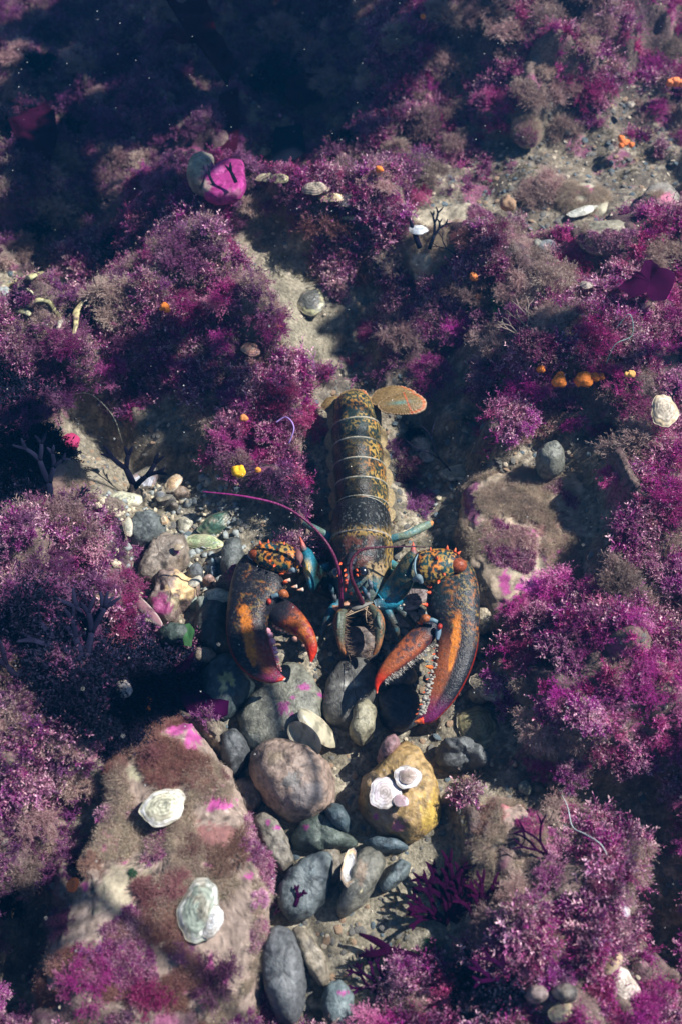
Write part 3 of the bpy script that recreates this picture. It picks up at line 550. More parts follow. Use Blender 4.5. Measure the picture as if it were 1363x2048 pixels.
limpet(505, 730, 20, 16, 30, 'salmon pink shell on the purple mound', (.56, .26, .18), (.5, .25, .2), .5, lift=.035, spiral=False)
for q in [(300, 948, 22, 12, -20, 'cream broken shell above the open white and pink shell', (.66, .58, .42)), (345, 960, 14, 22, 20, 'orange-cream shell shard under the shaded overhang', (.6, .4, .22)), (318, 985, 14, 9, 30, 'small white shell chip right of the open white and pink shell', (.72, .7, .62)), (232, 1030, 20, 9, 25, 'narrow cream shell edge below the cream oyster', (.66, .58, .4)),
          (322, 1012, 16, 8, -15, 'flat pale shell chip at the top of the grey round stone', (.62, .55, .38)), (372, 1100, 10, 8, 0, 'tiny cream shell left of the pale green shell', (.66, .5, .3)), (402, 1160, 16, 10, -30, 'small whitish shell above the oyster touching the claw', (.66, .64, .52)), (250, 1050, 10, 22, -10, 'upright pale shell chip left of the grey round stone', (.5, .48, .36)), (305, 1250, 22, 8, 20, 'cream shell edge at the foot of the orange-patched rock', (.66, .6, .46))]:
    limpet(q[0], q[1], q[2], q[3], q[4], q[5], q[6], (.5, .42, .3), .4, spiral=False, lift=.004)
# open bivalve: two valves
def bivalve(label, specs, col, rim, name='open_bivalve'):
    p0 = surf_z(*specs[0][0][:2]); root = empty(name, p0); tag(root, label, 'shell')
    for (a, b, wdt, dz, curl) in specs:
        A = surf_z(*a) + np.array([0, 0, dz]); B = surf_z(*b) + np.array([0, 0, dz]); ax = B - A; L = np.linalg.norm(ax); ax /= L
        sd_ = np.cross(ax, [0, 0, 1.0]); sd_ /= np.linalg.norm(sd_)
        n, k = 26, 14; s = np.linspace(0, 1, n); t = np.linspace(-1, 1, k)
        wd = wdt * np.sqrt(np.clip(1 - (2*s - 1) ** 2, .002, 1)); 
        V = A + ax * (s * L)[:, None, None] + sd_ * (wd[:, None] * t * .6)[..., None] + np.array([0, 0, 1.0]) * (wd[:, None] * (curl * (t[None] + 1) * .5 - .5 * t[None] ** 2 * np.sign(curl)) )[..., None]
        V = V.reshape(-1, 3); V2 = V + np.array([0, 0, -.0015]); m = len(V); F = gridF(n, k, False).tolist()
        F += [[x + m for x in reversed(f)] for f in gridF(n, k, False).tolist()]
        rimf = np.tile(np.abs(t) ** 4, n); C = mixc(col, rim, rimf); C = mixc(C, np.array(col) * .5, sm(.5, .7, fbm(V * 120, 3, 4)))
        put('valve', np.vstack([V, V2]), F, M['shell'], np.vstack([C, C * .8]), parent=root)
    return root
bivalve('gaping grey-cream clam with two valves behind the pinkish-brown stone', [((603, 1412), (670, 1500), .030, .012, 1.2), ((585, 1445), (650, 1502), .024, .012, -.9)], (.40, .36, .25), (.66, .56, .4))
bivalve('purple-brown mussel half shell at the left edge of the hollow', [((262, 1188), (318, 1246), .014, .01, .9)], (.2, .10, .11), (.62, .52, .46))

# ------------------------------------------------------------------ sponges
def blob(px, py, lobes, r, label, col, lift=.0, name='sponge', cat='sponge', mat='sponge', group=None):
    p = surf_z(px, py) + np.array([0, 0, lift]); sc = 1 / 1300
    parts = []
    for (dx, dy, k) in lobes:
        rr = r * k * sc; n, m = 14, 20; ph = np.linspace(-np.pi/2, np.pi/2, n); th = np.linspace(0, 2*np.pi, m, endpoint=False)
        V = np.stack([np.cos(ph)[:, None] * np.cos(th), np.cos(ph)[:, None] * np.sin(th), .85 * np.sin(ph)[:, None] + 0 * th], -1).reshape(-1, 3) * rr
        V = V * (1 + .9 * (fbm(V * (1.6 / rr) + px, 4, 3) - .5)[:, None])
        V = V + p + np.array([dx * sc, -dy * sc, rr * .45]); parts.append((V, gridF(n, m), np.array(col) * (1 + .25 * (fbm(V * 300, 2, 5) - .5))[:, None]))
    V, F, C = merge(parts); o = put(name, V, F, M[mat], C); tag(o, label, cat, group); return o
OR = (.70, .20, .03); YO = (.75, .42, .02)
blob(1152, 802, [(0, 0, 1), (-48, 3, .8), (22, -8, .6), (36, -10, .45), (-80, -28, .5), (-44, -12, .5)], 17, 'cluster of orange ball sponges in the right purple weed', OR, .05)
blob(336, 640, [(0, 0, 1), (6, 8, .7), (-6, 4, .6)], 9, 'small vivid orange sponge on the left purple mound', OR, .03)
blob(481, 965, [(0, 0, 1), (6, 4, .7), (-5, -3, .75)], 13, 'mustard yellow round sponge above the left antenna', YO, .03)
blob(942, 580, [(0, 0, 1), (4, 4, .6)], 9, 'orange sponge ball, upper of the pair in the right weed', (.7, .22, .06), .03)
blob(953, 619, [(0, 0, 1)], 8, 'orange sponge ball, lower of the pair in the right weed', (.68, .25, .1), .03)
blob(842, 72, [(0, 0, 1)], 7, 'tiny orange sponge near the top of the picture', OR, .04)
blob(756, 368, [(0, 0, 1), (5, 1, .6)], 8, 'small orange sponge left of the dark forked weeds', OR, .03)
blob(1237, 318, [(0, 0, 1), (-4, -16, .8), (8, -4, .7), (18, 6, .7), (-6, 8, .7)], 10, 'branched orange sponge above the pale round rock', (.75, .2, .05), .035)
blob(1338, 203, [(0, 0, 1), (-14, 2, .8), (14, 3, .8), (-6, -8, .6)], 12, 'orange sponge cluster at the upper right edge', (.75, .22, .08), .04)
blob(492, 866, [(0, 0, 1), (5, 1, .6)], 8, 'dull orange sponge on the purple mound left of the tail', (.6, .22, .07), .04)
blob(520, 969, [(0, 0, 1)], 6, 'tiny orange sponge right of the mustard yellow one', (.7, .28, .04), .04)
blob(560, 668, [(0, 0, 1), (5, 0, .6)], 6, 'tiny orange sponge on the weed in the sand channel', OR, .015)
blob(300, 1424, [(0, -10, 1), (0, 4, .8)], 8, 'orange sponge at the top edge of the lower left boulder', OR, .02)
blob(141, 1770, [(0, 0, 1), (0, 6, .8)], 9, 'orange-red sponge left of the lower left boulder', (.6, .14, .04), .02)
blob(1248, 782, [(0, 0, 1), (-8, 0, .7)], 8, 'pale orange sponge left of the right edge shells', (.8, .42, .12), .04)
blob(145, 897, [(0, 0, 1), (-8, -8, .7)], 20, 'magenta pink cushion sponge on the left rock', (.34, .03, .10), .01)
blob(591, 292, [(0, 0, 1)], 7, 'small lilac ball sponge in the dark blue area', (.45, .2, .4), .03)
blob(1010, 428, [(0, 0, 1), (6, 6, .7)], 17, 'round brown sponge right of the forked weeds', (.32, .2, .12), .02)
blob(562, 272, [(0, 0, 1)], 4, 'tiny lilac sponge above the small lilac ball', (.45, .2, .35), .05)

# ------------------------------------------------------------------ the lobster
LB = U(715, 1050, 0.0)
lobster = empty('lobster', LB)
tag(lobster, 'large dark lobster with orange-striped claws spread in front, facing the camera over the pebbles', 'lobster')
ORA = np.array((.50, .155, .02)); YEL = np.array((.40, .25, .06)); BLK = np.array((.009, .009, .012)); TEL = np.array((.010, .05, .055)); NAVY = np.array((.012, .014, .02))
RED = np.array((.55, .03, .01)); DRED = np.array((.16, .018, .014)); BLUE = np.array((.03, .26, .36)); CRM = np.array((.75, .62, .5)); OLV = np.array((.20, .15, .06))
def rings(rs, n, qn, pleura=0.0, e=1.0):
    """rs: (Tx,Ty,zt, Lx,Ly, Rx,Ry, zs)."""
    A = np.array([np.concatenate([U(r[0], r[1], r[2]), U(r[3], r[4], r[7]), U(r[5], r[6], r[7])]) for r in rs]); A = catmull(A, n)
    T, Lp, Rp = A[:, :3], A[:, 3:6], A[:, 6:9]; Mi = (Lp + Rp) / 2; hw = (Rp - Lp) / 2
    q = np.linspace(-1.35, 1.35, qn); a = np.clip(q, -1, 1) * np.pi / 2; ex = np.maximum(np.abs(q) - 1, 0)
    v = np.linspace(0, 1, n); lobe = np.sqrt(np.clip(np.sin(np.pi * v), 0, 1))
    sn = np.sin(a); cs = np.cos(a); cs = cs ** e
    V = Mi[:, None] + hw[:, None] * sn[None, :, None] + (T - Mi)[:, None] * cs[None, :, None]
    out = hw / np.linalg.norm(hw, axis=1)[:, None]
    V = V + (out[:, None] * (np.sign(q) * ex * pleura)[None, :, None] + np.array([0, 0, -1.0]) * (ex * (.022 if pleura else .06))[None, :, None]) * (lobe[:, None, None] if pleura else 1)
    return V.reshape(-1, 3), gridF(n, qn, False), np.repeat(v, qn), np.tile(q, n)
rr = [(704, 786, .058, 672, 806, 740, 800, .028), (712, 832, .074, 664, 858, 757, 851, .028), (709, 872, .080, 666, 900, 762, 893, .028), (712, 912, .084, 669, 938, 768, 932, .028),
      (714, 951, .086, 672, 977, 773, 971, .028), (718, 989, .088, 673, 1015, 776, 1012, .028), (722, 1012, .086, 674, 1042, 774, 1040, .028)]
for k in range(6):
    a, b = np.array(rr[k], float), np.array(rr[k+1], float)
    c0 = a.copy(); c0[2] += .004; c0[[3]] -= 2; c0[[5]] += 2
    c1 = .5 * a + .5 * b; c1[2] += .003
    c2 = b.copy(); c2[2] -= .004; c2[1] += 4; c2[4] += 4; c2[6] += 4; c2[3] += 2; c2[5] -= 2
    if k == 0: c00 = a.copy(); c00[1] -= 6; c00[2] -= .014; c00[3] += 8; c00[5] -= 8; secs = [c00, c0, c1, c2]
    else: secs = [c0, c1, c2]
    V, F, v, q = rings(secs, 40, 141, .034)
    side = np.exp(-((q - .72) / .34) ** 2)  # mottling favours the lit right; shade of the left half put in colour
    C = mixc((.013, .012, .008), (.03, .028, .018), sm(.45, .6, fbm(V * 90, 3, 8)))
    big = sm(.36, .56, fbm(V * 55, 2, 140 + k))
    yel = net(V, 210, 120 + k) * np.clip(side * 1.2 * (.35 + big) + (.75 * big if k == 0 else .40 * big if k == 1 else .14 * big), 0, 1)
    C = mixc(C, TEL * .8, .5 * np.clip(side + (k < 2) * .7, 0, 1))
    C = mixc(C, mixc(YEL, ORA, sm(.5, .6, fbm(V * 60, 2, 130)) * .6), yel * .9)
    C = mixc(C, (.25, .18, .08), sm(.98, 1.08, np.abs(q)) * .9)
    rim = (v < .055) if k else ((v > .27) & (v < .30))
    if k: C = np.where((rim & (np.abs(q) < 1.02))[:, None], np.array((.27, .24, .18)) * (.5 + fbm(V * 120, 2, 4))[:, None], C)
    C = np.where(((v >= .055) & (v < .12) & (k > 0))[:, None], C * .5 + TEL * .4, C)
    n = len(V); V2 = V + np.array([0, 0, -.0016])
    put('tail_segment', np.vstack([V, V2]), F.tolist() + [[x + n for x in reversed(f)] for f in F.tolist()], M['lob'], np.vstack([C, C]), parent=lobster)
cap = [(722, 992, .090, 670, 1028, 775, 1030, .035), (722, 998, .092, 664, 1036, 780, 1040, .035), (722, 1025, .096, 660, 1066, 783, 1068, .035), (722, 1055, .101, 657, 1098, 785, 1100, .035), (722, 1061, .099, 657, 1104, 785, 1106, .035), (722, 1068, .102, 657, 1110, 785, 1112, .035),
       (720, 1095, .104, 657, 1136, 784, 1138, .035), (716, 1120, .102, 660, 1160, 781, 1162, .035), (710, 1140, .095, 666, 1182, 775, 1185, .034), (707, 1160, .086, 672, 1200, 768, 1204, .033), (708, 1180, .072, 680, 1214, 760, 1217, .033), (712, 1200, .055, 698, 1222, 742, 1226, .034)]
V, F, v, q = rings(cap, 200, 201, 0, .92)
qx, qy = PX(V)
C = mixc((.013, .014, .013), (.008, .009, .009), sm(.4, .6, fbm(V * 110, 3, 5)))
gro = np.exp(-((qy - (1062 + 30 * (np.abs(q) ** 2.4))) / 9) ** 2) * (np.abs(q) < 1.2)
st1 = net(V * np.array([1.2, .6, 1]), 230, 6, .38, .55)
C = mixc(C, (.11, .04, .028), (sm(1062, 1075, qy) * (1 - sm(1120, 1150, qy)) * (1 - sm(.25, .55, np.abs(q + .15)))) * .8 * sm(.4, .55, fbm(V * 120, 3, 77)))
C = mixc(C, YEL, np.clip(gro * .8 + .8 * sm(.45, .7, q) * sm(1040, 1080, qy) * (1 - sm(.95, 1.05, q)), 0, 1) * st1 * .8)
C = mixc(C, (.36, .25, .13), sm(728, 738, qx) * sm(1115, 1135, qy) * (1 - sm(1150, 1190, qy)) * (1 - sm(.55, .75, q)) * sm(.38, .5, fbm(V * 130, 3, 14)))
C = mixc(C, (.12, .16, .14), sm(1148, 1165, qy) * (np.abs(q) < .7) * .8)
C = mixc(C, BLUE * .6, sm(1150, 1170, qy) * sm(.55, .7, fbm(V * 240, 2, 19)) * .8)
C = mixc(C, (.16, .14, .09), sm(1.0, 1.15, np.abs(q)))
C = np.where((v < .022)[:, None], np.array((.45, .42, .36)), C)
C = mixc(C, (.30, .27, .24), np.exp(-((qy - (1060 + 30 * np.abs(q) ** 2.4)) / 1.6) ** 2) * (np.abs(q) < .85) * .8)
C = mixc(C, (.16, .17, .16), sm(.62, .72, fbm(V * 420, 2, 3)) * .5)
n = len(V); Cc = C
put('carapace', np.vstack([V, V + np.array([0, 0, -.002])]), F.tolist() + [[x + n for x in reversed(f)] for f in F.tolist()], M['lob'], np.vstack([C, C]), parent=lobster)
def ltube(name, pts, rad, col, parent=lobster, k=12, res=6, tipc=None, mat='lob', flat=1.0, fn=None):
    P = np.array([U(a, b, z) for a, b, z in pts]); V, F, s, t = tube(P, rad, k=k, res=res, flat=flat)
    C = np.broadcast_to(np.array(col, float), (len(V), 3)).copy()
    if tipc is not None: C = mixc(C, tipc, sm(.55, 1, s))
    if fn: C = fn(V, s, t, C)
    return put(name, V, F, M[mat], C, parent=parent)
# rostrum, eyes, face
rost = ltube('rostrum', [(706, 1108, .098), (698, 1135, .106), (692, 1160, .108), (690, 1184, .106)], [.008, .006, .0035, .0008], BLK * 2, tipc=RED * .7, flat=.6)
def cone(name, px, py, z, d, L, r, parent, c0=RED, c1=(.85, .22, .08)):
    p = U(px, py, z); d = np.array(d, float); d /= np.linalg.norm(d)
    V, F, s, t = tube(np.array([p, p + d * L * .5, p + d * L]), [r, r * .62, r * .05], k=8, res=3)
    return put(name, V, F, M['lob'], mixc(c0, c1, s), parent=parent)
for a, b, z in [(681, 1127, .104), (690, 1140, .108), (691, 1150, .110), (692, 1161, .110), (712, 1140, .104), (713, 1150, .10), (701, 1187, .09), (677, 1150, .10), (724, 1186, .07)]:
    cone('spine', a, b, z, (.25 * (1 if a > 700 else -1), -.6, .6), .007, .0022, rost if a < 702 else lobster)
for ex_, ey_, ez_ in ((725, 1143, .098), (672, 1146, .096)):
    p = U(ex_, ey_, ez_); ph = np.linspace(-np.pi/2, np.pi/2, 16); th = np.linspace(0, 2*np.pi, 24, endpoint=False)
    B = np.stack([np.cos(ph)[:, None]*np.cos(th), np.cos(ph)[:, None]*np.sin(th), np.sin(ph)[:, None] + 0*th], -1).reshape(-1, 3)
    em = bpy.data.materials.get('eye') or mat_col('eye', .08, 0, 10, 0, 10, .8, 1)
    eo = put('eye', B * np.array([.0075, .0080, .0072]) + p, gridF(16, 24), em, (.004, .004, .006), parent=lobster)
    V, F, s, t = tube(np.array([p + np.array([.0082*math.cos(x), .0075*math.sin(x) - .001, -.002 - .003*math.sin(x)]) for x in np.linspace(-.5, 3.9, 12)]), [.001]*2 + [.0021]*8 + [.001]*2, k=8, res=3)
    put('eye_socket', V, F, M['lob'], (.10, .09, .07), parent=lobster)
for a, b, z, c_ in [(740, 1168, .085, (.35, .42, .48)), (728, 1180, .078, (.10, .28, .42)), (735, 1190, .07, (.38, .40, .42)), (747, 1172, .075, BLUE), (722, 1195, .068, (.32, .3, .26)), (663, 1178, .07, (.15, .3, .36)), (668, 1192, .06, (.3, .33, .34))]:
    ltube('antenna_base', [(a - 4, b - 9, z), (a, b, z + .005), (a + 3, b + 11, z - .004)], [.0015, .0034, .0012], np.array(c_) * .3)
ltube('mouth_scale', [(745, 1204, .06), (725, 1210, .066), (708, 1215, .066), (694, 1212, .06)], [.001, .004, .004, .001], (.13, .12, .10), flat=.4, mat='soft')
ltube('mouth_scale', [(664, 1212, .055), (675, 1216, .058), (690, 1210, .062), (700, 1200, .06)], [.002, .0045, .004, .002], (.36, .18, .11), flat=.4, mat='soft')
# feeding limbs with hair fringe
def fringe(P, L, dirf, n, r, col, parent, name='hair_fringe'):
    Vs, Fs, k = [], [], 0; P = catmull(P, n)
    for i, p in enumerate(P):
        for j in range(3):
            d = np.array(dirf(i / n), float) + rng.normal(0, .35, 3); d /= np.linalg.norm(d); s = np.cross(d, rng.normal(0, 1, 3)); s /= np.linalg.norm(s)
            b = p + rng.normal(0, .0012, 3); l = L * rng.uniform(.5, 1.1)
            Vs += [b - s * r, b + s * r, b + d * l]; Fs.append([k, k+1, k+2]); k += 3
    return put(name, np.array(Vs), np.array(Fs), M['soft'], col, parent=parent)
for sx, pts in ((1, [(733, 1206, .055), (751, 1228, .060), (757, 1250, .060), (757, 1276, .056), (753, 1296, .052), (746, 1310, .048)]), (-1, [(693, 1206, .055), (682, 1228, .060), (678, 1250, .060), (680, 1276, .056), (684, 1296, .052), (691, 1310, .048)])):
    fl = ltube('feeding_limb', pts, [.004, .0078, .0085, .0060, .0042, .0014], (.07, .075, .05), tipc=(.24, .085, .03), fn=lambda V, s, t, C: mixc(C, (.22, .09, .035), sm(.1, .5, -sx * np.cos(t)) * sm(.4, .6, fbm(V * 200, 3, 3))), k=16)
    inner = np.array([U(a - sx * 9, b, z + .003) for a, b, z in pts])
    fringe(inner, .012, lambda t: (-sx * .9, -.3, .2), 45, .0003, (.22, .14, .09), fl)
    ltube('limb_band', [(pts[1][0] + sx * 4, pts[1][1] - 4, .068), (pts[1][0] + sx * 5, pts[1][1] + 14, .069), (pts[2][0] + sx * 3, pts[2][1] + 8, .066)], [.0015, .0028, .001], (.10, .13, .10), parent=fl)
for k in range(5):
    ltube('feeler', [(715 + k * 6, 1212, .06), (700 - k * 3 + (k % 2) * 40, 1222 + k * 3, .064), (690 - k * 9 + (k % 2) * 70, 1228 + k * 6, .06)], [.0012, .0008, .0003], (.34, .24, .15), k=5, mat='soft')
# antennae
ltube('antenna', [(682, 1212, .066), (681, 1180, .09), (679, 1150, .118), (668, 1112, .135), (645, 1075, .15), (610, 1040, .165), (560, 1010, .175), (490, 993, .185), (405, 983, .19)], [.0036, .0030, .0026, .0023, .0021, .0019, .0017, .0014, .0007], (.10, .012, .045), res=14, tipc=(.24, .02, .14), k=10)
ltube('antenna', [(724, 1206, .068), (712, 1180, .10), (701, 1152, .125), (701, 1125, .135), (715, 1104, .14), (740, 1096, .14), (780, 1094, .135), (825, 1093, .13), (850, 1095, .12)], [.0036, .003, .0026, .0023, .002, .0018, .0014, .001, .0006], (.07, .012, .025), res=12, tipc=(.03, .01, .02), k=10)
# tail fan
def fanlobe(name, poly, z, parent=lobster, seam=None, tilt=0):
    Wp = [U(a, b, z) for a, b in poly]; c, rf = radial(poly, z); nt_, nr = 90, 30; th = np.linspace(-np.pi, np.pi, nt_, endpoint=False); g = np.linspace(.01, 1, nr)
    X = c[0] + g[:, None] * rf(th) * np.cos(th); Y = c[1] + g[:, None] * rf(th) * np.sin(th)
    Z = z + .006 * (1 - g[:, None] ** 2) + .0008 * np.sin(th * 30) * g[:, None] ** 3
    V = np.stack([X, Y, Z], -1).reshape(-1, 3); gg = np.repeat(g, nt_); tt = np.tile(th, nr); qx, qy = PX(V)
    C = mixc((.20, .125, .05), (.15, .10, .04), fbm(V * np.array([40, 90, 40]), 2, 9))
    outer = sm(.1, .7, np.cos(tt))
    C = mixc(C, (.42, .10, .03), sm(.80, .86, gg) * sm(.4, .8, np.cos(tt)) * .9); C = mixc(C, (.36, .24, .15), sm(.93, .95, gg) * (.35 + .65 * outer))
    C = mixc(C, (.05, .22, .2), np.exp(-(((qx - 800) / 22) ** 2 + ((qy - 805 + (qx-800)*.1) / 4) ** 2)) * .6)
    if seam: 
        (x0, y0), (x1, y1) = seam; dx, dy = x1 - x0, y1 - y0; L = math.hypot(dx, dy); d = np.abs((qx - x0) * dy - (qy - y0) * dx) / L
        C = mixc(C, (.40, .08, .03), (1 - sm(1.0, 2.2, d)) * .8)
    n = len(V); F = gridF(nr, nt_).tolist(); V2 = V - np.array([0, 0, .0018])
    return put(name, np.vstack([V, V2]), F + [[x + n for x in reversed(f)] for f in F] + [[(nr-1)*nt_ + j, (nr-1)*nt_ + j + n, (nr-1)*nt_ + (j+1) % nt_ + n, (nr-1)*nt_ + (j+1) % nt_] for j in range(nt_)], M['lob'], np.vstack([C, C]), parent=parent)
fanlobe('tail_lobe', [(738, 798), (752, 780), (778, 771), (805, 772), (830, 782), (838, 795), (805, 806), (765, 812), (742, 808)], .036)
fanlobe('tail_lobe', [(754, 806), (775, 793), (812, 783), (838, 788), (853, 802), (851, 818), (832, 827), (800, 829), (768, 825), (755, 816)], .046, seam=((806, 783), (823, 827)))
fanlobe('telson', [(672, 800), (682, 785), (705, 777), (730, 780), (742, 800), (735, 818), (700, 822), (676, 816)], .040)
fanlobe('tail_lobe', [(640, 812), (652, 796), (672, 790), (684, 800), (680, 818), (655, 826)], .022)
ltube('underside', [(706, 795, .028), (712, 850, .030), (714, 930, .032), (720, 1010, .034), (722, 1100, .038), (716, 1175, .038)], [.022, .032, .036, .036, .038, .026], (.10, .08, .05), k=20, flat=.75)
# legs
LC = (.07, .15, .12)
def leg(pts, rad, c=LC, tc=None):
    return ltube('walking_leg', pts, rad, c, tipc=tc, k=12, fn=lambda V, s, t, C: mixc(C, BLUE * .8, np.exp(-((s - .25) / .08) ** 2) * .7 + .4 * sm(.55, .65, fbm(V * 180, 2, 4))))
l1 = leg([(760, 1092, .04), (786, 1077, .055), (812, 1070, .060), (840, 1056, .055), (860, 1047, .045)], [.007, .0062, .0058, .0066, .0052], (.16, .20, .14)); ltube('leg_tip', [(857, 1049, .048), (861, 1046, .046), (864, 1044, .04)], [.0045, .004, .001], (.45, .18, .06), parent=l1)
leg([(765, 1120, .04), (785, 1130, .05), (805, 1142, .045), (825, 1150, .02)], [.007, .0065, .0055, .003])
leg([(770, 1185, .05), (795, 1215, .05), (822, 1245, .038), (845, 1272, .01)], [.007, .006, .005, .0025], (.05, .05, .04))  # shade under the body is put into this leg's dark colour
leg([(760, 1195, .05), (778, 1230, .05), (792, 1262, .038), (796, 1292, .01)], [.007, .006, .005, .0025], (.05, .05, .04))  # same dark colour, standing for shade under the body
leg([(772, 1140, .045), (805, 1165, .06), (848, 1172, .05), (870, 1180, .03)], [.007, .006, .005, .003], (.08, .14, .10))
leg([(672, 1085, .04), (648, 1068, .055), (622, 1054, .055), (592, 1038, .03)], [.007, .006, .0055, .003], (.10, .14, .10))
leg([(670, 1130, .04), (640, 1140, .055), (612, 1170, .045), (600, 1190, .015)], [.007, .006, .005, .003], (.05, .06, .05))
leg([(690, 1190, .045), (660, 1225, .05), (645, 1262, .035), (640, 1295, .01)], [.007, .006, .005, .0025], (.03, .03, .03))
# claws
def claw(name, secs, cfn, n=170, k=120, e=.8, parent=lobster):
    V, F, s, u, tp = loft(secs, n, k, e); C = cfn(V, s, u, tp); return put(name, V, F, M['lob'], C, parent=parent)
def mott(V, sc, a, b, seed): return sm(a, b, fbm(V * sc, 4, seed, .55))
def crusher(V, s, u, tp):
    qx, qy = PX(V)
    C = mixc(BLK * 1.2, NAVY * .8, sm(.25, .1, u))
    up = 1 - sm(.38, .55, s)
    C = mixc(C, mixc(ORA * .75, YEL * .8, sm(.45, .6, fbm(V * 70, 2, 4))), net(V, 220, 7, .52, .78) * .7 * up * sm(.14, .3, u) * sm(.35, .5, fbm(V * 45, 2, 66)) * .65)
    C = mixc(C, DRED * 1.1, sm(.45, .7, s) * sm(.5, .75, u) * .9); C = mixc(C, (.28, .07, .02), sm(.35, .5, s) * np.exp(-((u - .55) / .14) ** 2) * .8)
    cx = np.interp(qy, [1215, 1250, 1290, 1328], [489, 494, 500, 508]); wd = np.interp(qy, [1208, 1220, 1270, 1315, 1334], [3, 12, 12, 10, 3])
    d = np.abs(qx - cx) / wd + (fbm(V * 330, 2, 9) - .5) * .8
    C = mixc(C, ORA * (.55 + .5 * fbm(V * 60, 3, 31))[:, None], (1 - sm(.7, 1.05, d)) * sm(1206, 1212, qy) * (1 - sm(1328, 1338, qy)) * (tp > 0))
    C = mixc(C, (.16, .015, .06), sm(.78, .9, s) * .8); C = mixc(C, RED, sm(.93, .97, s)); C = mixc(C, CRM, sm(.982, .995, s))
    C = mixc(C, RED * .28, (1 - sm(.015, .035, u)) * (np.abs(tp) < .5) * sm(.3, .5, s)); C = mixc(C, (.62, .12, .2), sm(.95, .99, u) * sm(.52, .56, s) * (np.abs(tp) < .6))
    C = mixc(C, (.10, .09, .08), sm(.64, .72, fbm(V * 380, 2, 3)) * .4)
    return C
cz = .072
cl = claw('claw', [(486, 1114, 546, 1118, cz, .012, .012), (472, 1136, 560, 1140, cz, .020, .018), (463, 1165, 571, 1170, cz, .024, .02), (457, 1200, 566, 1198, cz, .025, .02), (453, 1235, 541, 1232, cz, .023, .02), (453, 1265, 535, 1260, cz, .020, .018),
    (459, 1295, 541, 1285, cz, .018, .016), (470, 1321, 548, 1306, cz, .016, .014), (488, 1343, 553, 1324, cz - .002, .013, .012), (513, 1359, 557, 1338, cz - .004, .010, .010), (541, 1366, 562, 1348, cz - .006, .006, .006), (569, 1361, 572, 1357, cz - .008, .001, .001)], crusher)
def dact(V, s, u, tp):
    C = mixc(BLK * 1.6, DRED * 1.6, sm(.12, .5, s + .3 * (fbm(V * 90, 3, 5) - .5))); C = mixc(C, (.34, .09, .02), sm(.2, .4, s) * (1 - sm(.55, .75, s)) * sm(.5, .6, fbm(V * 80, 3, 15)))
    C = mixc(C, RED * .85, sm(.6, .85, s)); C = mixc(C, CRM, sm(.965, .99, s)); C = mixc(C, BLK * 2, sm(.62, .67, fbm(V * 200, 2, 25)) * (1 - sm(.4, .6, s)) * .7); return C
d1 = claw('dactyl', [(536, 1238, 560, 1196, cz, .010, .010), (546, 1248, 582, 1206, cz, .015, .014), (564, 1258, 603, 1226, cz, .016, .014), (588, 1270, 621, 1251, cz, .015, .013), (604, 1284, 632, 1276, cz - .002, .012, .011), (612, 1299, 635, 1298, cz - .004, .009, .008), (617, 1314, 629, 1315, cz - .006, .005, .005), (620, 1327, 622, 1327, cz - .008, .001, .001)], dact, n=110, k=70, parent=cl)
def teeth(pts, z, r, col, name, parent, jit=.4, el=1.2, d=(0, 0)):
    parts = []
    for (a, b) in pts:
        p = U(a, b, z + rng.uniform(-.003, .004)); k = r * rng.uniform(1 - jit, 1 + jit); ph = np.linspace(-np.pi/2, np.pi/2, 6); th = np.linspace(0, 2*np.pi, 8, endpoint=False)
        V = np.stack([np.cos(ph)[:, None]*np.cos(th)*el, np.cos(ph)[:, None]*np.sin(th), np.sin(ph)[:, None] + 0*th], -1).reshape(-1, 3) * k + p
        parts.append((V, gridF(6, 8), np.array(col)))
    V, F, C = merge(parts); return put(name, V, F, M['lob'], C, parent=parent)
teeth([(534, 1262), (539, 1270), (544, 1282), (546, 1285), (549, 1297), (551, 1305), (553, 1314), (555, 1319)], cz, .0036, (.75, .35, .4), 'tooth_row', cl)
teeth([(556, 1325), (558, 1331), (560, 1337), (562, 1342), (532, 1258), (545, 1290)], cz - .002, .0016, (.75, .3, .25), 'tooth_row', cl)
teeth([(548, 1252), (556, 1256), (563, 1260), (570, 1264), (577, 1267), (589, 1277), (592, 1279), (606, 1291)], cz, .0026, (.55, .28, .2), 'tooth_row', d1)
def cutter(V, s, u, tp):
    qx, qy = PX(V)
    C = mixc(BLK * 1.2, NAVY * .8, sm(.3, .1, 1 - u)); C = mixc(C, TEL * .5, .5 * (1 - sm(.2, .4, s)))
    up = 1 - sm(.40, .55, s)
    C = mixc(C, mixc(ORA * .8, YEL * .85, sm(.45, .6, fbm(V * 70, 2, 4))), net(V, 220, 17, .50, .76) * .75 * up * sm(.2, .45, u) * sm(.33, .48, fbm(V * 45, 2, 67)) * .7)
    C = mixc(C, (.25, .07, .025), sm(.42, .6, s) * (1 - sm(.45, .6, u)) * .85)
    cx = np.interp(qy, [1190, 1240, 1290, 1345], [922, 914, 908, 897]); wd = np.interp(qy, [1200, 1240, 1275, 1310, 1345], [3, 8, 10, 8, 3])
    d = np.abs(qx - cx) / wd + (fbm(V * 330, 2, 9) - .5) * .9
    C = mixc(C, ORA * (.65 + .6 * fbm(V * 60, 3, 31))[:, None], (1 - sm(.7, 1.05, d)) * sm(1215, 1240, qy) * (1 - sm(1335, 1348, qy)) * (tp > 0))
    C = mixc(C, (.12, .012, .07), sm(.74, .88, s) * .85); C = mixc(C, RED * 1.2, sm(.955, .975, s))
    C = mixc(C, RED * .4, sm(.965, .985, u) * (np.abs(tp) < .5) * sm(.4, .5, s)); C = mixc(C, (.10, .09, .08), sm(.64, .72, fbm(V * 380, 2, 3)) * .4)
    return C
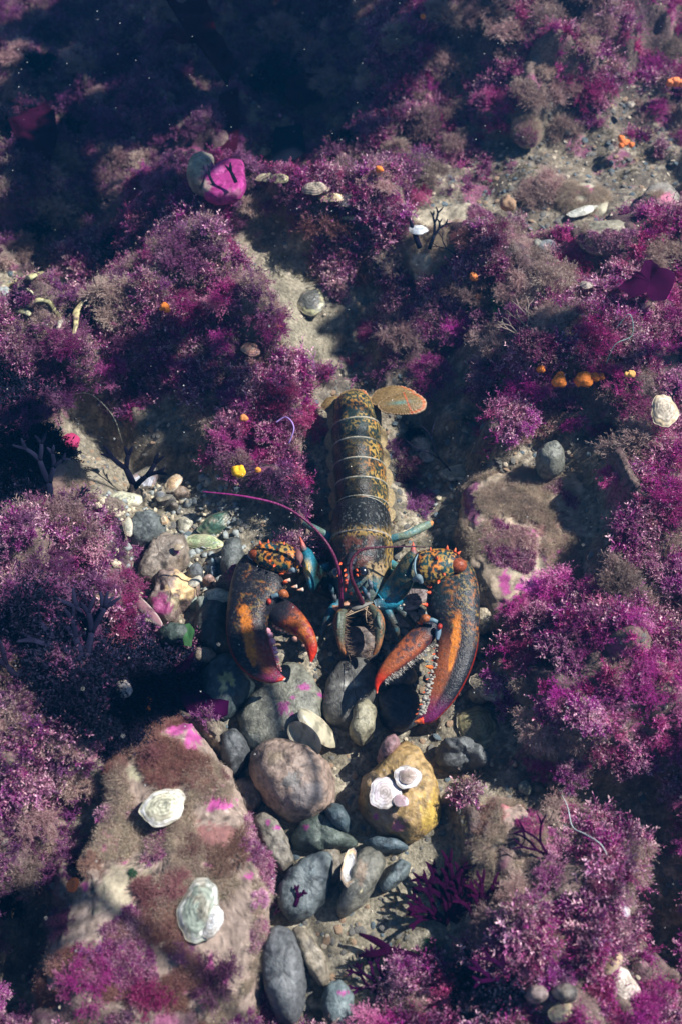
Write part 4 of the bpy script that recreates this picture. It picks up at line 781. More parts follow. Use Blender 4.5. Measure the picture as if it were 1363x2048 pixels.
cr = claw('claw', [(872, 1116, 925, 1120, cz, .012, .012), (864, 1138, 943, 1136, cz, .020, .018), (858, 1165, 953, 1163, cz, .023, .02), (852, 1195, 958, 1198, cz, .024, .02), (853, 1225, 958, 1235, cz, .021, .019), (868, 1250, 957, 1268, cz, .018, .017),
    (871, 1283, 953, 1300, cz, .016, .015), (867, 1315, 943, 1335, cz, .015, .014), (861, 1345, 928, 1368, cz, .013, .013), (853, 1375, 910, 1398, cz - .002, .011, .011), (846, 1405, 888, 1424, cz - .004, .009, .009), (839, 1430, 862, 1445, cz - .006, .006, .006), (828, 1444, 832, 1447, cz - .008, .001, .001)], cutter)
def dact2(V, s, u, tp):
    C = mixc(BLK * 2, np.array((.26, .07, .025)), sm(.1, .35, s + .3 * (fbm(V * 90, 3, 5) - .5))); C = mixc(C, BLK * 2.5, sm(.58, .64, fbm(V * 170, 2, 25)) * (1 - sm(.4, .6, s)) * .8)
    C = mixc(C, RED * .8, sm(.55, .8, s)); C = mixc(C, (.75, .18, .1), sm(.95, .99, s)); C = mixc(C, (.08, .02, .03), sm(.85, 1, u) * .6); return C
d2 = claw('dactyl', [(846, 1240, 876, 1256, cz, .010, .010), (830, 1254, 868, 1278, cz, .013, .012), (805, 1277, 845, 1303, cz, .013, .012), (780, 1305, 818, 1325, cz, .012, .011), (762, 1330, 790, 1345, cz - .001, .010, .010), (751, 1352, 769, 1361, cz - .003, .007, .007), (748, 1369, 758, 1372, cz - .005, .004, .004), (752, 1387, 754, 1387, cz - .007, .001, .001)], dact2, n=110, k=70, parent=cr)
inn = catmull([(873, 1288), (869, 1315), (862, 1345), (854, 1375), (846, 1405), (838, 1428)], 60)
teeth([(a + rng.uniform(-2, 9), b + rng.uniform(-3, 3)) for a, b in np.repeat(inn, 3, 0)], cz + .006, .0013, (.33, .30, .25), 'bristle_row', cr, el=1.8)
for i in range(4, 60, 5): cone('tooth', inn[i][0] - 2, inn[i][1], cz + .004, (-.8, -.2, .4), .005, .0018, cr)
cone('tooth', 864, 1336, cz + .004, (-.95, .1, .3), .012, .0042, cr, (.8, .1, .02), (.9, .3, .05))
cone('claw_tip', 846, 1441, cz + .001, (-1, -.12, -.05), .013, .0045, cr, (.75, .04, .02), (.9, .3, .08))
inn2 = catmull([(866, 1284), (845, 1303), (818, 1326), (790, 1347), (769, 1362)], 60)
fringe(np.array([U(a, b, cz + .002) for a, b in inn2]), .007, lambda t: (.75, -.6, .15), 110, .0006, (.42, .38, .32), d2, 'bristle_row')
# claw hinges, arms
for P_, (a, b) in ((cl, (555, 1190)), (cr, (861, 1240))):
    sg = 1 if a < 700 else -1
    ltube('hinge', [(a - 12 * sg, b + 4, cz + .020), (a, b, cz + .022), (a + 16 * sg, b + 4, cz + .016)], [.003, .0032, .002], (.10, .17, .20), parent=P_, mat='soft')
    ltube('hinge_membrane', [(a - 16 * sg, b + 10, cz + .016), (a - 22 * sg, b + 28, cz + .012), (a - 24 * sg, b + 46, cz + .008)] if sg > 0 else [(877, 1250, cz + .018), (875, 1266, cz + .013), (873, 1280, cz + .01)], [.003, .004, .002], (.12, .19, .24), parent=P_, mat='soft')
    ltube('hinge_knob', [(a + 3 * sg, b - 1, cz + .022), (a + 12 * sg, b - 3, cz + .022), (a + 20 * sg, b + 3, cz + .016)], [.004, .006, .003], (.30, .09, .03), parent=P_)
    ltube('hinge_knob', [(a - 18 * sg, b + 10, cz + .020), (a - 17 * sg, b + 14, cz + .021), (a - 17 * sg, b + 18, cz + .019)], [.003, .0035, .002], (.32, .03, .02), parent=P_)
def arm(V, s, u, tp, off=0):
    C = mixc(BLK * 1.4, TEL * 1.0, sm(.4, .6, fbm(V * 60, 2, 8 + off))); m = net(V, 190, 27 + off, .50, .64)
    return mixc(C, mixc(YEL * .85, ORA, sm(.42, .58, fbm(V * 60, 2, 14 + off))), m * .95)
ca = .092
a1 = claw('claw_wrist', [(500, 1106, 505, 1122, ca - .008, .008, .01), (512, 1094, 518, 1132, ca, .014, .016), (540, 1087, 538, 1140, ca, .018, .02), (570, 1088, 566, 1144, ca, .019, .02), (588, 1098, 588, 1142, ca, .016, .018), (600, 1108, 598, 1134, ca - .004, .010, .01)], arm, n=120, k=90, e=.9)
blobc = lambda px, py, z, r, col, par, nm='wrist_knob': put(nm, np.stack([np.cos(np.linspace(-1.57, 1.57, 12))[:, None]*np.cos(np.linspace(0, 6.283, 20, endpoint=False))*1.25, np.cos(np.linspace(-1.57, 1.57, 12))[:, None]*np.sin(np.linspace(0, 6.283, 20, endpoint=False)), np.sin(np.linspace(-1.57, 1.57, 12))[:, None] + np.zeros(20)], -1).reshape(-1, 3) * r + U(px, py, z), gridF(12, 20), M['lob'], col, parent=par)
blobc(512, 1108, ca + .006, .0085, (.20, .045, .015), a1)
ltube('pale_rim', [(499, 1100, ca + .006), (497, 1112, ca + .004), (506, 1121, ca + .003)], [.0008, .0010, .0006], (.25, .3, .3), parent=a1, mat='soft')
for a, b, z, d in [(521, 1089, ca + .012, (-.2, 1, .4)), (537, 1087, ca + .012, (0, 1, .4)), (568, 1091, ca + .014, (.1, 1, .5)), (555, 1100, ca + .02, (0, .4, 1)), (540, 1122, ca + .018, (-.2, -.5, 1)), (549, 1131, ca + .014, (-.2, -.8, .6))]:
    cone('spine', a, b, z, d, .006, .0022, a1)
for a, b in [(560, 1148), (563, 1144), (568, 1165)]: cone('spine', a, b, cz + .016, (.6, -.3, .6), .009, .0028, cl)
a2 = claw('claw_arm', [(602, 1096, 606, 1140, ca - .004, .010, .012), (612, 1096, 612, 1158, ca - .004, .014, .014), (624, 1104, 618, 1176, ca - .006, .015, .015), (634, 1124, 626, 1184, ca - .012, .014, .014), (652, 1150, 642, 1190, ca - .025, .012, .012), (680, 1175, 668, 1200, .05, .01, .01)],
    lambda V, s, u, tp: mixc(mixc(BLUE * .55, TEL * .5, sm(.45, .7, s) + .3 * mott(V, 90, .4, .6, 3)), YEL, np.exp(-(((PX(V)[0] - 614) / 10) ** 2 + ((PX(V)[1] - 1138) / 18) ** 2) ** 2) * mott(V, 200, .38, .45, 6)), n=50, k=36)
cone('spine', 609, 1103, ca + .004, (-.35, 1, .5), .022, .0055, a2, TEL * 2, (.75, .10, .05))
ltube('joint_membrane', [(592, 1142, ca), (585, 1139, ca + .004), (577, 1141, ca + .004)], [.003, .005, .002], (.13, .18, .2), parent=a2, mat='soft'); ltube('joint_membrane', [(594, 1100, ca + .008), (598, 1114, ca + .012), (596, 1130, ca + .010)], [.003, .006, .003], (.16, .06, .05), parent=a2, mat='soft')
for a, b in [(582, 1144), (580, 1160), (594, 1173), (606, 1179)]: cone('spine', a, b, ca - .004, (-.9, -.2, .2), .009, .003, a2, CRM * .8, (.7, .25, .1))
a3 = claw('claw_wrist', [(828, 1110, 828, 1152, ca - .003, .010, .012), (838, 1104, 838, 1163, ca, .016, .018), (860, 1101, 862, 1169, ca, .020, .02), (885, 1101, 888, 1160, ca, .020, .02), (905, 1105, 908, 1150, ca, .016, .018), (920, 1116, 922, 1142, ca - .004, .010, .01)], lambda V, s, u, tp: arm(V, s, u, tp, 3), n=120, k=90, e=.9)
blobc(914, 1131, ca + .008, .0105, (.26, .06, .025), a3)
ltube('pale_rim', [(835, 1108, ca + .01), (829, 1122, ca + .017), (829, 1142, ca + .016), (836, 1158, ca + .008)], [.0008, .0014, .0014, .0008], (.14, .22, .25), parent=a3, mat='soft')
for a, b, z, d in [(860, 1103, ca + .012, (0, 1, .5)), (893, 1099, ca + .012, (.1, 1, .4)), (908, 1104, ca + .012, (.3, 1, .4)), (914, 1108, ca + .01, (.8, .6, .3)), (872, 1117, ca + .022, (0, .2, 1)), (887, 1149, ca + .016, (0, -.6, .8)), (876, 1163, ca + .01, (-.3, -.9, .6))]:
    cone('spine', a, b, z, d, .0065, .0025, a3)
for a, b in [(861, 1174), (860, 1186), (852, 1210), (842, 1246)]: cone('spine', a, b, cz + .012, (-.8, -.1, .6), .009, .0032, cr)
a4 = claw('claw_arm', [(752, 1190, 768, 1212, .055, .008, .01), (765, 1172, 790, 1206, .062, .012, .012), (782, 1148, 808, 1194, .074, .015, .015), (800, 1122, 820, 1178, .083, .017, .017), (816, 1106, 828, 1164, .088, .016, .016), (828, 1104, 836, 1156, .09, .010, .012)],
    lambda V, s, u, tp: mixc(mixc(BLUE * .8, TEL * .7, sm(.1, .45, s + .25 * (fbm(V * 60, 3, 3) - .5))), OLV * .8, mott(V, 140, .52, .6, 6) * .6), n=50, k=36)
cone('spine', 825, 1112, .094, (.02, 1, .35), .020, .006, a4, TEL * 2, (.75, .10, .05))
a5 = claw('arm_base', [(745, 1203, 752, 1222, .05, .008, .008), (765, 1192, 772, 1220, .055, .010, .01), (788, 1190, 792, 1214, .058, .009, .01), (812, 1190, 812, 1202, .055, .006, .006)], lambda V, s, u, tp: mixc(mixc((.14, .22, .25), BLUE * .75, sm(.05, .35, s)), YEL * .6, np.exp(-(((PX(V)[0] - 780) / 14) ** 2 + ((PX(V)[1] - 1200) / 4) ** 2) ** 2) * .8), n=40, k=28)
teeth([(750 + i * 7, 1213 - i * .4 + (i % 2)) for i in range(9)], .055, .002, (.5, .42, .34), 'tooth_row', a5)
ltube('joint_membrane', [(826, 1160, .10), (836, 1155, .108), (842, 1166, .10)], [.003, .005, .003], (.12, .17, .19), parent=a4, mat='soft')

# ------------------------------------------------------------------ weed meshes
def kites(b, d, l, w, t0, t1):
    """one flat kite leaf per row."""
    n = len(b); s = np.cross(d, rng.normal(0, 1, (n, 3))); s /= np.linalg.norm(s, axis=1)[:, None] + 1e-9
    m = b + d * l[:, None] * .55
    V = np.stack([b, m - s * w[:, None] / 2, b + d * l[:, None], m + s * w[:, None] / 2], 1).reshape(-1, 3)
    F = (np.arange(n)[:, None] * 4 + np.array([0, 1, 2, 3])); T = np.stack([t0, (t0 + t1) / 2, t1, (t0 + t1) / 2], 1).ravel()
    return V, F, T
def puff(g, N, nodes, br, bl, bw, spread, tipk, seed, low=.05, stem=.03):
    th = g.uniform(0, 2*np.pi, N); cz_ = g.uniform(low, 1, N) ** .8; sr = np.sqrt(1 - cz_ ** 2)
    D = np.stack([sr * np.cos(th), sr * np.sin(th), cz_], 1); L = .5 + .85 * vn(D * 2.6 + seed * 3.1, seed)
    O = g.normal(0, .1, (N, 3)); O[:, 2] = np.abs(O[:, 2]) * .3
    curve = g.normal(0, .35, (N, 3)); curve[:, 2] -= .12
    Vs, Fs, Ts, k = [], [], [], 0
    def P(t): return O + D * (L * t)[:, None] + curve * (t ** 2)[:, None] * .5
    tt = np.linspace(0, 1, 3)
    for i in range(2):
        a, b = P(np.full(N, tt[i])), P(np.full(N, tt[i+1])); d = b - a; l = np.linalg.norm(d, axis=1); v, f, t = kites(a, d / l[:, None], l * 1.1, np.full(N, stem * (1.2 - tt[i])), np.full(N, 0.), np.full(N, .1))
        Vs.append(v); Fs.append(f + k); Ts.append(t); k += len(v)
    for j in range(nodes):
        for m in range(br):
            t = np.clip((j + g.uniform(.2, 1, N)) / nodes, .25, 1); p = P(t); d = D + g.normal(0, 1, (N, 3)) * spread; d /= np.linalg.norm(d, axis=1)[:, None]
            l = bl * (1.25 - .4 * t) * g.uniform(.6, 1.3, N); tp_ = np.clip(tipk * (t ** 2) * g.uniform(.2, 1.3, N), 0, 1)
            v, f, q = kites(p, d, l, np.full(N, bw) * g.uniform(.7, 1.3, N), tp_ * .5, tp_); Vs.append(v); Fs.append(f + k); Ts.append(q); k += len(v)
    return np.vstack(Vs), np.vstack(Fs), np.concatenate(Ts)
def tuft(seed, K=1, N=20, nodes=6, br=3, bl=.2, bw=.04, spread=.7, tipk=.6, low=.05, pr=.36):
    g = np.random.default_rng(seed)
    if K == 1: return puff(g, N, nodes, br, bl, bw, spread, tipk, seed, low)
    Vs, Fs, Ts, k = [], [], [], 0
    for c in range(K):          # a cauliflower of small puffs on an uneven dome
        a = 2.4 * c + g.uniform(-.4, .4); rr_ = .78 * math.sqrt((c + .3) / K) * g.uniform(.75, 1.15)
        ctr = np.array([rr_ * math.cos(a), rr_ * math.sin(a), max(0, .62 * (1 - rr_ ** 2)) * g.uniform(.4, 1.25)]); sz = pr * g.uniform(.65, 1.3)
        v, f, t = puff(g, N, nodes, br, bl, bw, spread, tipk * g.uniform(.4, 1.3), seed + c)
        n_ = np.array([ctr[0] * .9, ctr[1] * .9, .8]); n_ /= np.linalg.norm(n_); q = Vector((0, 0, 1)).rotation_difference(Vector(n_)).to_matrix(); v = v @ np.array(q).T
        Vs.append(v * sz + ctr); Fs.append(f + k); Ts.append(np.clip(t, 0, 1)); k += len(v)
    v, f, t = puff(g, 40, 5, 2, .3, .05, .6, .1, seed + 99); Vs.append(v * .6); Fs.append(f + k); Ts.append(t)
    return np.vstack(Vs), np.vstack(Fs), np.concatenate(Ts)
STY = dict(
    feather=dict(K=20, N=26, nodes=5, br=3, bl=.30, bw=.042, spread=.8, tipk=.6, pr=.34),
    coral=dict(K=20, N=22, nodes=5, br=3, bl=.32, bw=.08, spread=1.0, tipk=1.1, pr=.34),
    soft=dict(K=14, N=40, nodes=5, br=3, bl=.32, bw=.032, spread=.6, tipk=.6, pr=.42),
    bush=dict(K=15, N=22, nodes=5, br=3, bl=.36, bw=.085, spread=.9, tipk=.5, pr=.42))
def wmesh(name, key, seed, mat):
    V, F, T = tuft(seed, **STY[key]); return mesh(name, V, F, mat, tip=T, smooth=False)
LIB = {}
def lib(kind, i):
    sty = dict(mag='feather', pur='coral', bei='soft', dus='feather', rus='soft', dark='bush', green='feather')[kind]
    k = (kind, i % 3)
    if k not in LIB: LIB[k] = wmesh(kind + '_tuft', sty, 100 + 7 * (i % 3) + len(LIB), M[kind])
    return LIB[k]
tcount = [0]
NAMES = dict(mag='magenta_seaweed_tuft', pur='purple_seaweed_tuft', bei='silty_seaweed_tuft', dus='dusky_seaweed_tuft', rus='rusty_seaweed_tuft', dark='dark_seaweed_tuft', green='green_seaweed_tuft')
PLACED = []
def put_tuft(px, py, r, kind, label, group=None, cat='seaweed', sink=.15, on_stone=False, hgt=.8):
    p = surf_z(px, py) if on_stone else G(px, py); sc = r / 1310 * (np.linalg.norm(p - CAM) / 1.7)
    i = tcount[0]; tcount[0] += 1
    o = link(NAMES[kind], lib(kind, i), p - np.array([0, 0, sc * sink])); o.rotation_euler = (random.uniform(-.25, .25), random.uniform(-.25, .25), random.uniform(0, 6.28))
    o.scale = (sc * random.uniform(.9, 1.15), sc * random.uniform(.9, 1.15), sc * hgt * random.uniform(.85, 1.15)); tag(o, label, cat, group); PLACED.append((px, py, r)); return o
HAND = [(222, 1535, 24, 'rus', 'brown fuzz on the boulder at its upper left edge'), (205, 1625, 26, 'pur', 'small pink tuft on the boulder left of the oval shell'), (180, 1715, 28, 'rus', 'brown fuzz on the boulder near the orange-red sponge'), (532, 1800, 24, 'pur', 'small purple tuft on the boulder at its lower right edge'),
    (455, 1545, 16, 'rus', 'little brown fuzz on the boulder above the magenta crust'), (300, 1500, 30, 'rus', 'mauve-brown fuzz on the boulder above the oval shell'), (500, 1700, 18, 'pur', 'tiny pink tuft on the boulder beside the leaning stone'), (120, 1840, 34, 'dus', 'dusky tuft on the boulder at its left edge'), (240, 1850, 26, 'rus', 'brown fuzz on the boulder in its lower middle'), (360, 1900, 26, 'dus', 'dusky tuft on the boulder below the grey-green shell'),
    (735, 668, 46, 'mag', 'small round magenta tuft hanging over the dark hollow behind the tail'), (905, 655, 52, 'mag', 'dense rounded magenta tuft right of the dark hollow'), (840, 640, 48, 'pur', 'pale-tipped purple tuft left of the dense rounded magenta one'),
    (860, 700, 40, 'bei', 'beige weed tuft in the shade behind the tail fan'), (870, 750, 54, 'mag', 'reddish magenta tuft above the tail fan'), (900, 785, 34, 'bei', 'pale beige drooping tuft above and right of the tail fan'),
    (985, 800, 62, 'pur', 'large pale-tipped purple tuft overhanging the dark hollow'), (1030, 845, 52, 'pur', 'purple tuft drooping above the flat boulder'), (965, 755, 44, 'pur', 'pinkish tuft at the upper left of the overhanging clump'), (1040, 870, 30, 'bei', 'beige fringe hanging below the purple overhang'),
    (1060, 770, 50, 'mag', 'magenta tuft left of the orange sponge cluster'), (1015, 1400, 44, 'pur', 'pale purple fluffy tuft standing beside the right claw tip'), (1000, 1360, 46, 'pur', 'rounded pinkish tuft right of the right claw'), (1060, 1375, 42, 'bei', 'beige-tipped tuft behind the rounded pinkish one'),
    (985, 1190, 44, 'mag', 'vivid magenta weed right of the right palm'), (1030, 1215, 48, 'mag', 'bright purple tuft on the lower part of the flat boulder'), (1045, 1070, 36, 'bei', 'small pinkish beige fuzz clump on the flat boulder'), (1120, 1180, 60, 'mag', 'deep magenta tuft at the corner of the flat boulder'),
    (1080, 1240, 50, 'pur', 'pink-tipped tuft over the flat sandy stone'), (1130, 1320, 60, 'pur', 'mixed purple tuft left of the dark gap in the right bed'), (1085, 1530, 36, 'mag', 'small magenta tuft hanging over the dark gap at lower right'), (1080, 1460, 50, 'bei', 'beige tuft above the small hanging magenta one'),
    (1060, 1640, 30, 'mag', 'magenta sprig on the pinkish boulder'), (505, 965, 24, 'pur', 'pinkish tuft under the middle of the left antenna'), (480, 930, 34, 'bei', 'beige tuft behind the mustard yellow sponge'), (560, 960, 44, 'dus', 'dusky purple tuft between the antenna and the tail'),
    (455, 680, 50, 'mag', 'soft pink tuft on the left mound beside the salmon shell'), (350, 600, 60, 'mag', 'crimson-magenta tuft on the crest of the left mound'), (400, 640, 44, 'mag', 'magenta tuft left of the sand channel'), (215, 740, 50, 'mag', 'magenta-red tuft left of the dark ravine'), (290, 790, 50, 'dus', 'dusky pink tuft below the magenta-red one'),
    (70, 700, 80, 'dus', 'wide dusky magenta clump at the left edge'), (130, 690, 56, 'mag', 'magenta tuft below the crab remains'), (540, 860, 46, 'pur', 'violet tuft close to the left side of the tail'), (560, 790, 46, 'mag', 'magenta tuft next to the last tail segment'), (600, 740, 36, 'dus', 'brownish tuft at the lower end of the sand channel'),
    (420, 820, 48, 'bei', 'grey-beige fluffy tuft in the middle of the left mound'), (300, 330, 60, 'bei', 'brown-grey fluffy clump in the dark upper left'), (235, 250, 52, 'dus', 'dark grey clump near the top left'), (230, 330, 50, 'bei', 'beige-brown clump above the small pair of shells'),
    (820, 395, 44, 'mag', 'magenta fuzz behind the dark forked weeds'), (940, 480, 40, 'rus', 'deep red tuft on the pale flat boulder'), (985, 480, 40, 'mag', 'pink tuft at the right end of the pale flat boulder'), (720, 530, 52, 'rus', 'wine-red tuft left of the dark forked weeds'), (650, 450, 50, 'rus', 'reddish brown tuft below the shell row'),
    (985, 200, 46, 'mag', 'tall pink column-like tuft in the upper right'), (1000, 250, 36, 'mag', 'pink tuft below the column-like one'), (1290, 130, 44, 'mag', 'soft pink tuft in the top right corner area'), (1180, 180, 46, 'mag', 'crimson tuft left of the top right pink tuft'), (1080, 400, 40, 'bei', 'beige vertical clump left of the pale round rock'),
    (1090, 380, 44, 'bei', 'sandy fluffy clump in the upper right clearing'), (1280, 900, 70, 'bei', 'large pinkish beige clump near the right edge'), (1330, 1000, 60, 'mag', 'magenta clump at the right edge below the beige one'), (1235, 760, 50, 'mag', 'pink-purple clump left of the bright shells'), (500, 740, 38, 'bei', 'grey lobed fluffy tuft below the salmon shell'),
    (180, 1110, 60, 'pur', 'maroon branching clump above the left hollow slab'), (240, 1180, 54, 'mag', 'dark magenta clump at the left edge of the hollow'), (160, 1270, 60, 'dus', 'dusky magenta clump at the far left below the hollow'), (230, 1250, 56, 'mag', 'magenta clump left of the orange-patched rock'), (275, 1110, 30, 'pur', 'small maroon sprig over the brown slab'),
    (250, 1400, 80, 'dark', 'large navy-black bushy clump above the lower left boulder'), (330, 1330, 66, 'dark', 'black bushy weed left of the teal stone'), (190, 1450, 60, 'dark', 'dark bushy weed left of the boulder top'), (250, 1480, 56, 'dark', 'dark weed hanging on the boulder edge'), (110, 930, 60, 'dark', 'dark weed cushion by the left magenta sponge'), (60, 900, 80, 'dark', 'wide black-blue weed at the left edge'), (50, 1000, 60, 'dark', 'second black-blue weed at the left edge'), (360, 1410, 50, 'dark', 'small navy-black bush beside the purple blade'), (140, 1380, 60, 'dark', 'navy-black bush at the left of the dark weed patch'), (290, 1300, 46, 'dark', 'blackish sprig cluster below the magenta clump'), (20, 930, 60, 'dark', 'black-blue weed cut by the left edge'), (940, 1780, 44, 'dark', 'shadowy purple bush behind the fan-forked weed'), (60, 830, 70, 'dus', 'grey-violet weed above the black-blue ones'),
    (1000, 1930, 60, 'pur', 'purple bush at the bottom right of centre'), (900, 1990, 60, 'mag', 'dark magenta bush at the bottom edge'), (1100, 1760, 50, 'pur', 'purple tuft right of the pinkish boulder'), (1030, 1790, 44, 'bei', 'pinkish grey tuft on the lower end of the pinkish boulder'), (1200, 1760, 44, 'mag', 'magenta tuft left of the dark lower right gap'),
    (840, 1010, 40, 'dus', 'dusky purple weed right of the carapace'), (810, 960, 44, 'dus', 'wine-coloured weed beside the tail segments'), (790, 900, 34, 'dus', 'thin purple weed right of the tail'), (830, 870, 30, 'dark', 'dark wispy weed just below the tail fan'), (395, 1700, 40, 'rus', 'rusty fuzzy clump on the boulder right of the oval shell'), (455, 1690, 46, 'rus', 'brown-pink fuzzy hump near the right side of the boulder'), (300, 1775, 40, 'rus', 'rusty hump left of the grey-green shell'), (340, 1760, 34, 'rus', 'dark red fuzz above the grey-green shell'),
    (430, 1950, 56, 'dus', 'dark violet weed at the bottom of the boulder'), (300, 2000, 60, 'mag', 'purple weed at the bottom left'), (170, 1960, 56, 'mag', 'magenta weed on the bottom left corner of the boulder'), (280, 1745, 12, 'green', 'small green patch of weed on the lower left boulder'), (1000, 610, 26, 'green', 'thin green weed among the right magenta tufts'), (855, 1905, 30, 'green', 'dim green weed on the silt at the bottom'),
]
STONE_ON = ('on the flat boulder', 'on the boulder', 'boulder edge', 'hump', 'fuzz above', 'on the lower left boulder', 'on the pinkish boulder', 'on the pale flat', 'of the boulder', 'on the lower part', 'pinkish boulder')
for px, py, r, kd, lb in HAND:
    on = any(s_ in lb for s_ in STONE_ON) or 'flat boulder' in lb
    put_tuft(px, py, r, kd, lb, on_stone=on, hgt=(.45 if kd == 'rus' and py > 1500 else .8))
# the rest of the beds: individual tufts that look alike
REG = [('right', lambda x, y: x > 900 and y > 520, 'in the dense weed bed right of the lobster'), ('top right', lambda x, y: x > 700 and y <= 520, 'in the paler weed bed at the upper right'),
       ('top left', lambda x, y: x <= 700 and y <= 520, 'in the dark shaded bed at the upper left'), ('mid', lambda x, y: x > 180 and y < 1050, 'on the mound left of the lobster tail'), ('left', lambda x, y: y < 1400, 'in the bed along the left edge'), ('low left', lambda x, y: x < 500, 'left of and below the lower left boulder'), ('low', lambda x, y: True, 'between the bottom stones and the right bed')]
KW = dict(mag='magenta feathery weed tuft', pur='pale-tipped purple branching weed tuft', bei='silty beige fluffy weed tuft', dus='dusky wine-coloured weed tuft', dark='blackish bushy weed tuft', rus='rusty brown weed tuft')
LAND = [(1152, 802, 'the orange sponge cluster'), (336, 640, 'the small vivid orange sponge'), (481, 965, 'the mustard yellow sponge'), (948, 600, 'the pair of orange sponge balls'), (842, 72, 'the topmost tiny orange sponge'), (756, 368, 'the orange sponge by the forked weeds'), (1237, 310, 'the branched orange sponge'), (1338, 203, 'the orange sponges at the right edge'),
    (1165, 405, 'the white-rimmed rock'), (450, 350, 'the bright magenta rock'), (660, 410, 'the upper row of cream shells'), (840, 465, 'the bluish white shell'), (505, 728, 'the salmon pink shell'), (620, 605, 'the round olive shell'), (700, 800, 'the end of the tail'), (1290, 570, 'the torn crimson blade'), (1315, 850, 'the bright shell clump'), (145, 897, 'the magenta cushion sponge'),
    (100, 950, 'the black antler-like weed'), (90, 600, 'the crab remains'), (288, 968, 'the open white and pink shell'), (350, 1190, 'the orange-patched rock'), (400, 1410, 'the purple blade'), (300, 1424, 'the orange sponge on the boulder top'), (141, 1770, 'the orange-red sponge'), (200, 1900, 'the lower end of the boulder'), (1000, 1700, 'the pinkish boulder'), (1235, 1965, 'the large bright white shell'), (1236, 1825, 'the lavender white shell'),
    (1060, 1578, 'the pair of tiny round shells'), (950, 1455, 'the olive oyster shell'), (1060, 1080, 'the flat brown boulder'), (1100, 915, 'the grey-green stone'), (591, 292, 'the lilac ball sponge'), (1010, 428, 'the round brown sponge'), (1052, 262, 'the small beige rock'), (370, 50, 'the broad kelp blade'), (60, 250, 'the brown blade in the corner'), (1250, 240, 'the small white barnacle'), (800, 200, 'the dark gap at the top'), (1318, 405, 'the pink-crusted rock'),
    (520, 1930, 'the long dark bottom stone'), (255, 1397, 'the pale rounded shell'), (1300, 1200, 'the right edge at mid height'), (1230, 1400, 'the middle of the right bed'), (1163, 600, 'the square-looking cream shell'), (560, 905, 'the violet curled ribbon'), (430, 500, 'the shaded slope above the left mound'), (60, 1200, 'the left edge at mid height'), (60, 1600, 'the left edge beside the boulder'), (1120, 60, 'the top edge right of centre'), (560, 480, 'the top of the sand channel')]
def darkz(qx, qy): return (((qx - 260) / 150) ** 2 + ((qy - 1400) / 105) ** 2 < 1) | (((qx - 40) / 85) ** 2 + ((qy - 930) / 140) ** 2 < 1) | (((qx - 950) / 60) ** 2 + ((qy - 1990) / 60) ** 2 < 1) | (((qx - 120) / 90) ** 2 + ((qy - 1300) / 70) ** 2 < 1)
USED = set(); cand = []
for k in range(60000):
    px, py = rng.uniform(-60, 1423), rng.uniform(-40, 2130); g0 = U(px, py, .02)
    al = float(Al(g0[0], g0[1]))
    if al < .45 or rng.uniform() > al: continue
    r = rng.uniform(34, 62) * (1.0 if py > 500 else .8)
    if covered(px, py): continue
    if any((px - a) ** 2 + (py - b) ** 2 < ((r + c_) * .62) ** 2 for a, b, c_ in PLACED): continue
    nz = float(vn(np.array([[px / 170, py / 170, 0]]), 3)[0]); n2_ = rng.uniform()
    rg = next(q for q in REG if q[1](px, py))
    if rg[0] == 'right': kd = 'mag' if nz < .42 else 'pur' if nz < .68 else 'bei'
    elif rg[0] == 'top right': kd = 'bei' if nz > .42 or n2_ < .35 else 'mag' if nz < .3 else 'pur'
    elif rg[0] == 'top left': kd = 'dus' if nz < .5 else 'bei' if nz > .62 else 'dark'
    elif rg[0] == 'mid': kd = 'mag' if nz < .4 else 'dus' if nz < .65 else 'bei' if n2_ < .6 else 'pur'
    elif darkz(px, py): kd = 'dark'
    elif rg[0] == 'left': kd = 'dus' if nz < .4 else 'pur' if nz < .6 else 'dark' if px > 150 else 'dus'
    elif rg[0] == 'low left': kd = 'pur' if nz < .6 else 'bei' if py < 1700 else 'dark'
    else: kd = 'pur' if nz < .55 else 'mag' if nz < .7 else 'bei'
    if n2_ > .88: kd = 'bei'
    lab = KW[kd] + ' ' + rg[2]
    for q_ in sorted(LAND, key=lambda l: (l[0] - px) ** 2 + (l[1] - py) ** 2)[:14]:
        dx, dy = px - q_[0], py - q_[1]; w_ = ('right of' if dx > 0 else 'left of') if abs(dx) > abs(dy) else ('below' if dy > 0 else 'above'); dd_ = math.hypot(dx, dy)
        if dd_ > 430: break
        if dd_ < 45: continue
        l_ = KW[kd] + (' just ' if dd_ < 110 else ' a little ' if dd_ < 170 else ' some way ' if dd_ < 260 else ' far ') + w_ + ' ' + q_[2]
        if l_ not in USED: lab = l_; USED.add(l_); break
    put_tuft(px, py, r, kd, lab, group=KW[kd] + 's ' + rg[2])
    if len(PLACED) > 375: break
print('tufts', len(PLACED))

